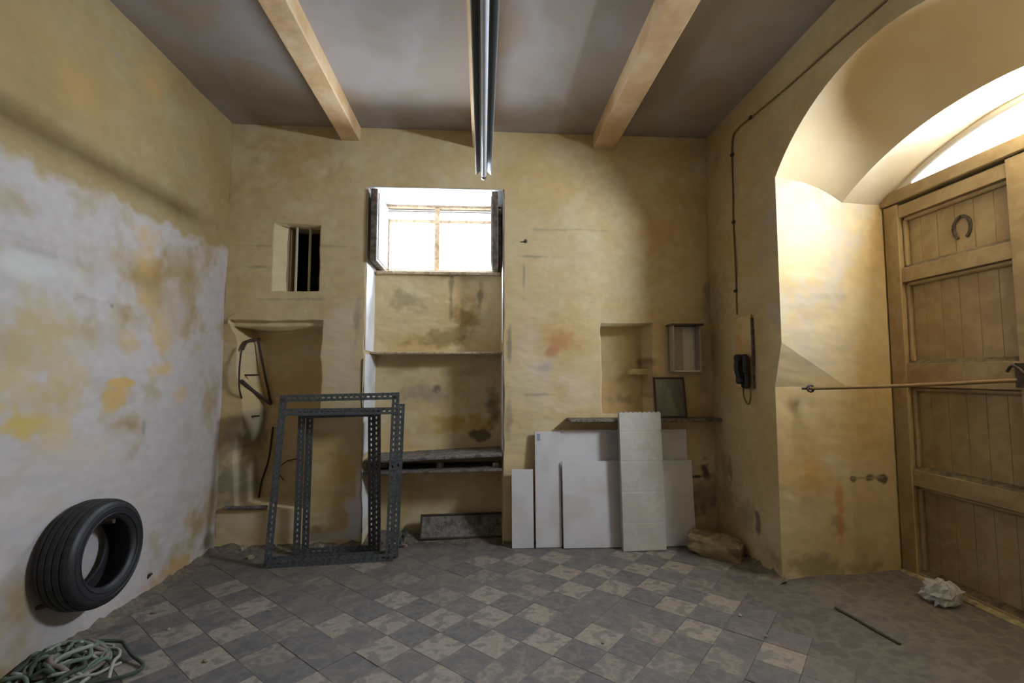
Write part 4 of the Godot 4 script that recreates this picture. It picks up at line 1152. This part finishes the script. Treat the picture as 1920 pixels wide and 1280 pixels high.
func build_niche_things() -> void:
	# bench slabs in the tall niche
	var w: float = nb.bx1 - nb.bx0
	var xm: float = (nb.bx0 + nb.bx1) / 2
	var yb: float = nb.bench
	var st := boxm(Vector3.ZERO, Vector3(w - 0.03, 0.03, 0.42), 0.008, Basis(Vector3.FORWARD, deg_to_rad(-2.4)))
	var o := obj("bench_slab", st, M.bench)
	o.position = Vector3(xm + 0.004, yb - 0.005, -D - 0.19)
	tag(o, "worn grey stone bench slab in the tall niche", "slab")
	o = obj("bench_plank", boxm(Vector3(0, 0, 0), Vector3(w - 0.02, 0.022, 0.36), 0.004, Basis(Vector3.FORWARD, deg_to_rad(-0.8))), M.bench)
	o.position = Vector3(xm, on_z(810, 884).y, -D - 0.175)
	tag(o, "thin grey plank just below the stone bench slab", "plank")
	var rng := RandomNumberGenerator.new()
	rng.seed = 5
	var wi := -1
	for px in [824, 930, 716]:
		wi += 1
		var p := on_z(px, 876, D + 0.06)
		var r := obj("wedge_stone", rock(Vector3(p.x, on_z(810, 884).y + 0.033, -D - 0.06 - rng.randf() * 0.1), Vector3(0.06, 0.05, 0.06), int(px), rng.randf() * 3), M.rubble)
		tag(r, ["small wedge stone midway between bench slab and plank", "small wedge stone under the bench slab beside the white boards", "small wedge stone under the bench slab behind the steel frames"][wi], "stone", "wedge stones")
	# shelf lip under the apron
	var lip := obj("niche_shelf", boxm(Vector3(xm, nb.lip + 0.006, -D - 0.3), Vector3(w - 0.01, 0.022, 0.24), 0.006), M.frame_wood)
	tag(lip, "thin plastered shelf across the tall niche under the window", "shelf")
	# floor hatch leaning in the niche
	var bl := lift(on_y(786, 1014), 0.004)
	var br := lift(on_y(946, 1008), 0.004)
	var tl := Vector3(bl.x + 0.05, 0.17, -D - 0.27)
	var h := board("metal_tray", bl, br, tl, 0.012, M.bench, "flat grey metal tray tilted on the floor under the bench", "tray")
	var s: Vector2 = h.get_meta("size")
	for q in [[Vector3(s.x / 2, 0.008, 0.004), Vector3(s.x, 0.016, 0.024)], [Vector3(s.x / 2, s.y - 0.008, 0.004), Vector3(s.x, 0.016, 0.024)], [Vector3(0.008, s.y / 2, 0.004), Vector3(0.016, s.y - 0.032, 0.024)], [Vector3(s.x - 0.008, s.y / 2, 0.004), Vector3(0.016, s.y - 0.032, 0.024)]]:
		obj("rim", boxm(q[0], q[1], 0.003), M.iron, h)
	# bars of the small opening
	var k := 0
	for px in [556, 581]:
		st = new_st()
		var p := on_z(px, 480, D + 0.09)
		tube(st, [Vector3(p.x, nb.obot - 0.02, p.z), Vector3(p.x, nb.otop + 0.02, p.z)], 0.011, 8)
		tag(obj("window_bar", st, mat(rgb(190, 180, 158), 0.7)), "pale iron bar of the small dark opening, the one " + ("beside its splayed jamb" if k == 0 else "towards the window"), "bar", "bars of the small opening")
		k += 1
	# a board across the closet behind the bars
	st = boxm(Vector3((nb.ox1 + nb.ox2) / 2, nb.obot + 0.3, -D - 1.0), Vector3(0.9, 0.12, 0.03), 0.003)
	tag(obj("closet_board", st, M.grey_wood), "grey board across the closet behind the small barred opening", "board")

	# left niche: old iron bracket, pipes and cables
	var zn := D + 0.35
	var cheek: float = nb.lx0 + 0.03
	var C := func(px: float, py: float, off := 0.0) -> Vector3:
		var p := on_x(px, py, cheek + off)
		return p if p.z > -zn else on_z(px, py, zn)
	var ir := thing("iron_bracket", "rusty triangular iron bracket fixed to the cheek of the left niche", "bracket", Vector3.ZERO)
	st = new_st()
	tube(st, [C.call(484, 637), C.call(496, 700, 0.02), C.call(508, 755, 0.05)], 0.011, 6)
	obj("stay", st, M.iron, ir)
	st = new_st()
	tube(st, [C.call(508, 757, 0.05), C.call(475, 733, 0.01), C.call(453, 714)], 0.016, 6)
	obj("arm", st, M.iron, ir)
	st = new_st()
	tube(st, curve([C.call(455, 655), C.call(464, 640), C.call(486, 636)]), 0.013, 6)
	obj("top_hook", st, M.iron, ir)
	var cb := thing("niche_cable", "dark cable looping down the left niche", "cable", Vector3.ZERO)
	st = new_st()
	tube(st, curve([C.call(454, 648, 0.01), C.call(449, 690, 0.01), C.call(450, 735, 0.01), C.call(463, 765, 0.01)]), 0.007, 6)
	obj("upper_loop", st, M.iron, cb)
	st = new_st()
	tube(st, curve([on_z(512, 800, zn), on_z(504, 860, zn - 0.02), C.call(490, 905), C.call(484, 945)]), 0.008, 6)
	obj("lower_run", st, M.black, cb)
	st = new_st()
	tube(st, curve([on_z(556, 860, zn), on_z(535, 866, zn - 0.01), on_z(522, 882, zn - 0.02), on_z(532, 900, zn - 0.01)]), 0.005, 6)
	obj("loose_end", st, M.black, cb)
	for q in [[466, 703], [467, 780]]:
		st = new_st()
		var p: Vector3 = C.call(q[0], q[1])
		tube(st, [p + Vector3(-0.05, 0, 0), p + Vector3(0.03, 0.0, 0.01), p + Vector3(0.09, 0.003, 0.012)], 0.008, 6)
		tag(obj("wall_hook", st, M.iron), "small black iron hook in the left niche, " + ("the one inside the bracket triangle" if q[1] < 740 else "the one below the bracket arm"), "hook", "hooks in the left niche")
	st = new_st()
	tube(st, [on_z(422, 952, D - 0.02), on_z(500, 951, D - 0.02)], 0.017, 8)
	tag(obj("sill_pipe", st, M.bench), "short grey pipe lying on the sill of the left niche", "pipe")
	# thin cord down the pier
	st = new_st()
	tube(st, curve([on_z(680, 672, D - 0.006), on_z(679, 700, D - 0.008), on_z(678, 750, D - 0.006), on_z(682, 778, D - 0.012)]), 0.004, 6)
	tag(obj("hanging_cord", st, M.black), "thin dark cord hanging on the pier edge", "cord")
	# nail in the wall
	st = new_st()
	var np := on_z(985, 453)
	tube(st, [np + Vector3(0, 0, -0.02), np + Vector3(0, 0, 0.03)], 0.007, 6)
	tag(obj("wall_nail", st, M.iron), "single dark nail in the wall right of the window", "nail")

# ------------------------------------------------------------------ right wall: cable, phone
func build_phone() -> void:
	var x := XR - 0.008
	st_cable(x)
	var p0 := on_x(1381, 592, XR)
	var p1 := on_x(1416, 730, XR)
	var bw := absf(p1.z - p0.z)
	var zc := (p0.z + p1.z) / 2
	var yb := on_x(1400, 728, XR).y
	var yt := on_x(1400, 592, XR).y
	var bb := thing("meter_board", "plastered-over wooden board behind the black wall telephone", "board", Vector3.ZERO)
	obj("panel", boxm(Vector3(XR - 0.009, (yb + yt) / 2, zc), Vector3(0.018, yt - yb, bw), 0.004), M.wall_right_flat, bb)
	obj("gap_shadow_strip", boxm(Vector3(XR - 0.011, (yb + yt) / 2 - 0.01, zc + bw / 2 + 0.006), Vector3(0.02, yt - yb - 0.03, 0.014), 0.003), M.shutter, bb)  # dark strip painting in the shadow of the gap beside the board
	var ph := thing("wall_telephone", "black wall telephone with hanging cord beside the door recess", "telephone", Vector3.ZERO)
	var pc := on_x(1393, 694, XR - 0.06)
	var top := on_x(1393, 664, XR - 0.06).y
	var bot := on_x(1393, 728, XR - 0.06).y
	var z := pc.z
	var hgt := top - bot
	var st := new_st()
	bx(st, Vector3(XR - 0.055, top - hgt * 0.3, z), Vector3(0.05, hgt * 0.6, 0.1), 0.016)
	bx(st, Vector3(XR - 0.05, bot + hgt * 0.24, z + 0.012), Vector3(0.04, hgt * 0.48, 0.075), 0.012)
	obj("body", st, M.black, ph)
	st = new_st()
	var hx := XR - 0.1
	tube(st, curve([Vector3(hx + 0.01, top - 0.02, z - 0.012), Vector3(hx - 0.008, (top + bot) / 2 + 0.03, z - 0.006), Vector3(hx + 0.008, bot + 0.07, z)]), 0.018, 8)
	bx(st, Vector3(hx + 0.012, top - 0.03, z - 0.012), Vector3(0.05, 0.06, 0.06), 0.014)
	bx(st, Vector3(hx + 0.014, bot + 0.06, z), Vector3(0.05, 0.055, 0.056), 0.014)
	obj("handset", st, M.black, ph)
	st = new_st()
	var c0 := Vector3(XR - 0.05, bot + 0.01, z - 0.02)
	tube(st, curve([c0, c0 + Vector3(0, -0.06, 0.0), c0 + Vector3(0, -0.115, 0.035), c0 + Vector3(0, -0.12, 0.07), c0 + Vector3(0, -0.07, 0.09), c0 + Vector3(0.02, 0.005, 0.06)]), 0.006, 6)
	obj("cord", st, M.cable, ph)
func st_cable(x: float) -> void:
	var o := thing("wall_cable", "thin cable clipped along the right wall down to the telephone board", "cable", Vector3.ZERO)
	var pts: Array = []
	for q in [[1660, 2], [1560, 88], [1480, 160], [1407, 221], [1384, 240], [1374, 256], [1372, 290], [1374, 350], [1375, 415], [1379, 500], [1382, 590]]:
		pts.append(on_x(q[0], q[1], x))
	var far: Vector3 = pts[0]
	pts.insert(0, far + (far - pts[1]).normalized() * 0.8)
	var st := new_st()
	tube(st, curve(pts, 4), 0.0065, 6)
	obj("line", st, M.cable, o)
	for q in [[1372, 290], [1375, 416], [1407, 220], [1379, 545]]:
		obj("clip", boxm(on_x(q[0], q[1], x - 0.006), Vector3(0.018, 0.022, 0.03), 0.003), M.iron, o)

# ------------------------------------------------------------------ lamp
func build_lamp() -> void:
	var p := on_z(907, 338, 2.95)
	var z0 := p.z
	var L := 1.56
	var y := p.y
	var o := thing("tube_lamp", "long unlit fluorescent tube lamp hanging below the middle beam", "lamp", Vector3(p.x, y, z0))
	# housing: a shallow trough with flared sides
	var prof := [Vector2(-0.044, 0.018), Vector2(-0.044, 0.03), Vector2(-0.026, 0.06), Vector2(0.026, 0.06), Vector2(0.044, 0.03), Vector2(0.044, 0.018), Vector2(0.022, 0.04), Vector2(-0.022, 0.04)]
	var st := new_st()
	st.set_smooth_group(-1)
	var n := prof.size()
	var len_h := L - 0.05
	for i in n:
		var a: Vector2 = prof[i]
		var b: Vector2 = prof[(i + 1) % n]
		quad(st, Vector3(a.x, a.y, 0.04), Vector3(b.x, b.y, 0.04), Vector3(b.x, b.y, len_h), Vector3(a.x, a.y, len_h))
	for z in [0.04, len_h]:
		var poly := PackedVector2Array(prof)
		var idx := Geometry2D.triangulate_polygon(poly)
		for i in range(0, idx.size(), 3):
			tri(st, Vector3(prof[idx[i]].x, prof[idx[i]].y, z), Vector3(prof[idx[i + 1]].x, prof[idx[i + 1]].y, z), Vector3(prof[idx[i + 2]].x, prof[idx[i + 2]].y, z))
	var hou := obj("housing", st, M.lamp_grey, o)
	st = new_st()
	for x in [-0.046, 0.046]: bx(st, Vector3(x, 0.024, L / 2), Vector3(0.005, 0.016, len_h - 0.04), 0.001)
	obj("edge_trim", st, M.lamp_white, hou)
	st = new_st()
	tube(st, [Vector3(0, 0.012, 0.02), Vector3(0, 0.012, L - 0.05)], 0.0155, 14)
	obj("tube", st, M.tube_glass, o)
	st = new_st()
	lathe(st, [Vector2(0, 0), Vector2(0.008, 0.001), Vector2(0.013, 0.006), Vector2(0.0165, 0.014), Vector2(0.0165, 0.05), Vector2(0, 0.05)], Vector3(0, 0.012, 0), Vector3(0, 0, 1), 14)
	obj("end_cap", st, M.chrome, o)
	for z in [0.3, L - 0.3]:
		st = new_st()
		tube(st, [Vector3(0, 0.055, z), Vector3(0, H - 0.18 - y, z)], 0.006, 6)
		obj("rod", st, M.lamp_white, o)

# ------------------------------------------------------------------ tyre and things on the floor
func build_tyre() -> void:
	var c := Vector3(XL + 0.105, 0.47, -2.72)
	var R := 0.315
	var o := thing("car_tyre", "worn black car tyre hung flat on the left wall", "tyre", c)
	o.basis = Basis(Vector3(0, 0, 1), deg_to_rad(2.0)).scaled(Vector3.ONE * 0.86)
	var hw := 0.1
	# profile from the wall side bead over the tread to the room side bead
	var carcass := [Vector2(0.192, -0.075), Vector2(0.2, -0.088), Vector2(0.235, -hw - 0.008), Vector2(0.275, -hw - 0.004), Vector2(0.298, -0.088), Vector2(0.302, -0.08), Vector2(0.302, 0.08), Vector2(0.298, 0.088), Vector2(0.275, hw + 0.004), Vector2(0.235, hw + 0.008), Vector2(0.2, 0.088), Vector2(0.192, 0.075), Vector2(0.2, 0.07), Vector2(0.25, 0.08), Vector2(0.285, 0.06), Vector2(0.288, -0.06), Vector2(0.25, -0.08), Vector2(0.2, -0.07)]
	var st := new_st()
	lathe(st, carcass, Vector3.ZERO, Vector3(1, 0, 0), 64, true)
	var carc := obj("carcass", st, M.rubber_side, o)
	# tread: ribs with grooves between
	var g := -0.085
	for w in [0.03, 0.032, 0.034, 0.032, 0.03]:
		st = new_st()
		var a: float = g
		var b: float = g + w
		g = b + 0.004
		var ra := R - 0.35 * pow(maxf(absf(a) - 0.05, 0.0), 1.0)
		var rb := R - 0.35 * pow(maxf(absf(b) - 0.05, 0.0), 1.0)
		lathe(st, [Vector2(0.3, a), Vector2(ra - 0.002, a), Vector2(ra, a + 0.002), Vector2(rb, b - 0.002), Vector2(rb - 0.002, b), Vector2(0.3, b)], Vector3.ZERO, Vector3(1, 0, 0), 64, false)
		obj("tread_rib", st, M.rubber, carc)
	for r in [0.262, 0.226]:
		st = new_st()
		lathe(st, [Vector2(r - 0.004, hw + 0.004), Vector2(r - 0.002, hw + 0.0095), Vector2(r + 0.002, hw + 0.0095), Vector2(r + 0.004, hw + 0.004)], Vector3.ZERO, Vector3(1, 0, 0), 64, false)
		obj("sidewall_ring", st, M.rubber_side, carc)
	# peg that carries it, and a second peg near the floor
	st = new_st()
	var py := c.y + 0.153
	tube(st, [Vector3(XL - 0.03, py, c.z), Vector3(XL + 0.2, py + 0.008, c.z)], 0.012, 8)
	tag(obj("wall_peg", st, M.iron), "iron peg in the left wall carrying the tyre", "peg")
	st = new_st()
	var p := on_x(66, 1142, XL)
	tube(st, [p + Vector3(-0.03, 0, 0), p + Vector3(0.03, 0.008, -0.01), p + Vector3(0.075, 0.03, -0.03)], 0.011, 8)
	tag(obj("wall_peg", st, M.iron), "bent iron peg in the left wall beside the tyre tread", "peg")
	st = new_st()
	p = on_x(276, 1084, XL)
	tube(st, [p + Vector3(-0.02, -0.02, 0), p + Vector3(0.025, 0.03, 0)], 0.009, 6)
	tag(obj("wall_stub", st, M.iron), "short dark stub in the left wall low beside the tyre", "peg")

func build_floor_things() -> void:
	var rng := RandomNumberGenerator.new()
	rng.seed = 31
	# block of stone in the corner
	var st := rock(Vector3.ZERO, Vector3(0.4, 0.14, 0.2), 4, 0.0, 0.12, 12, 0.88)
	var blk := obj("stone_block", st, M.stone)
	blk.position = Vector3(XR - 0.19, 0.078, -D + 0.36)
	blk.rotation = Vector3(deg_to_rad(6), deg_to_rad(-36), deg_to_rad(-5))
	tag(blk, "rough weathered stone block in the corner right of the white boards", "stone")
	# heap of rope
	var hp := on_y(118, 1262)
	var heap := thing("rope_heap", "tangled heap of pale green and white rope against the left wall", "rope", Vector3(hp.x, 0, hp.z))
	var mats := [M.rope_green, M.rope_white, M.rope_pink, M.rope_dark, M.rope_green, M.rope_white, M.rope_dark, M.rope_green]
	for k in 18:
		var pts: Array = []
		var a := rng.randf() * TAU
		var r := rng.randf_range(0.06, 0.18)
		var cx := rng.randf_range(-0.1, 0.12)
		var cz := rng.randf_range(-0.06, 0.12)
		for i in 12:
			a += rng.randf_range(0.35, 0.75)
			var rr := r * rng.randf_range(0.75, 1.2)
			var x := maxf(cx + cos(a) * rr * 1.25, XL - hp.x + 0.03)
			pts.append(Vector3(x, 0.014 + 0.10 * (1.0 - clampf(Vector2(cx + cos(a) * rr, cz + sin(a) * rr).length() / 0.3, 0, 1)) * rng.randf_range(0.4, 1.2), cz + sin(a) * rr))
		st = new_st()
		tube(st, curve(pts, 5), rng.randf_range(0.006, 0.011), 7)
		obj("strand", st, mats[k % mats.size()], heap)
	# crumpled plastic bag near the door
	var bp := Vector3(2.66, 0.115, -2.72)
	st = rock(Vector3.ZERO, Vector3(0.17, 0.12, 0.15), 21, 0.4, 0.75, 11)
	var bag := obj("plastic_bag", st, M.bag)
	bag.position = bp + Vector3(0, 0.02, 0)
	tag(bag, "crumpled clear plastic bag on the earth floor by the door", "bag")
	# rod on the floor
	st = new_st()
	var q0 := on_y(1566, 1138, 0.05)
	var q1 := on_y(1688, 1208, 0.04)
	tube(st, [q0, q0.lerp(q1, 0.5), q1], 0.008, 6)
	tag(obj("floor_rod", st, M.iron), "thin dark rod lying on the floor before the door", "rod")
	# rubble
	var spots := [[455, 1032, 0.05], [520, 1022, 0.06], [610, 1020, 0.05], [640, 1016, 0.045], [745, 1010, 0.05], [760, 1022, 0.035], [470, 1048, 0.04], [660, 1018, 0.04], [1030, 1024, 0.02], [1412, 1042, 0.05], [1300, 1020, 0.03]]
	for d in spots:
		var p := on_y(d[0], d[1])
		if p.z < -D + 0.03: p.z = -D + 0.03
		var r := obj("rubble_stone", rock(Vector3.ZERO, Vector3(d[2] * 1.3, d[2] * 0.8, d[2]), int(d[0]), rng.randf() * 3, 0.5, 6), M.rubble)
		r.position = Vector3(p.x, d[2] * 0.36, p.z)
		tag(r, "small lump of fallen plaster at the foot of the back wall", "rubble", "plaster lumps at the wall foot")
	for d in [[289, 1149, 0.022], [505, 1145, 0.016], [316, 1180, 0.014], [1388, 1155, 0.02], [940, 1135, 0.014], [1130, 1206, 0.016], [385, 1240, 0.02], [1436, 1194, 0.016]]:
		var p := on_y(d[0], d[1])
		var r := obj("plaster_chip", rock(Vector3.ZERO, Vector3(d[2] * 1.4, d[2] * 0.6, d[2]), int(d[0]), rng.randf() * 3, 0.4, 5), M.rubble)
		r.position = Vector3(p.x, d[2] * 0.3, p.z)
		tag(r, "tiny pale plaster chip lying on the floor tiles", "chip", "plaster chips on the floor")
	# dry weed by the tray
	var wd := thing("dry_weed", "small dark dry weed between the steel frame and the tray", "weed", lift(on_y(748, 1024), 0.0))
	for i in 9:
		var a := rng.randf() * TAU
		var l := rng.randf_range(0.06, 0.13)
		var e := Vector3(cos(a) * l * 0.5, l, sin(a) * l * 0.3)
		st = new_st()
		tube(st, [Vector3.ZERO, e * 0.5 + Vector3(0, 0.01, 0), e], 0.004, 5, 0.002)
		bx(st, e, Vector3(0.03, 0.04, 0.006), 0.002, Basis(Vector3(0.3, 0.5, 0.8).normalized(), a))
		obj("leaf_stalk", st, M.rope_dark, wd)

func build_outside() -> void:
	struct("ground_street", boxm(Vector3(0, -0.28, -3), Vector3(60, 0.3, 60), 0), M.street)

func daylight(called: String, at: Vector3, towards: Vector3, size: Vector2, energy: float) -> void:
	var l := AreaLight3D.new()
	l.name = called
	l.area_size = size
	l.light_energy = energy
	l.light_color = Color(0.87, 0.93, 1.0)
	l.area_range = 12.0
	l.shadow_enabled = true
	add_child(l)
	l.look_at_from_position(at, at + towards)

func _ready() -> void:
	# camera
	var cam := Camera3D.new()
	cam.name = "camera"
	cam.fov = rad_to_deg(2.0 * atan(640.0 / FPX))
	cam.position = Vector3(0, EYE, 0)
	cam.rotation = Vector3(deg_to_rad(4.0), deg_to_rad(-3.5), 0)
	cam.near = 0.05
	add_child(cam)
	cam.current = true
	cam_basis = cam.basis
	# sky, sun and exposure
	var env := Environment.new()
	var sky := Sky.new()
	var sm := ProceduralSkyMaterial.new()
	sm.sky_top_color = rgb(150, 178, 214)
	sm.sky_horizon_color = rgb(222, 228, 236)
	sm.ground_bottom_color = rgb(170, 160, 146)
	sm.ground_horizon_color = rgb(205, 205, 205)
	sm.energy_multiplier = 1.6
	sky.sky_material = sm
	env.background_mode = Environment.BG_SKY
	env.sky = sky
	env.tonemap_mode = Environment.TONE_MAPPER_LINEAR
	env.tonemap_exposure = 1.2
	env.sdfgi_enabled = true
	env.ssao_enabled = true
	env.ssil_enabled = true
	var we := WorldEnvironment.new()
	we.environment = env
	add_child(we)
	# daylight: the frosted fanlight over the door and the back window
	daylight("fanlight_daylight", Vector3(XD + 0.015, 2.762, -1.82), Vector3(-1, 0, 0), Vector2(0.88, 0.15), 13.2)
	daylight("window_daylight", on_z(820, 460, D + 0.41), Vector3(0, 0, 1), Vector2(0.9, 0.46), 3.8)

	wob.seed = 12
	wob.frequency = 0.012
	wob.fractal_octaves = 3
	make_materials()
	build_shell()
	build_back_wall()
	build_left_wall()
	build_right_wall()
	M.wall_right_flat = tri_mat(mottle_tex([rgb(206, 176, 120), rgb(198, 164, 104), rgb(212, 188, 138)], 81, 0.012), 0.6, 0.9)
	build_floor()
	build_outside()
	build_window()
	build_door()
	build_lamp()
	build_boards()
	build_frames()
	build_niche_things()
	build_phone()
	build_tyre()
	build_floor_things()
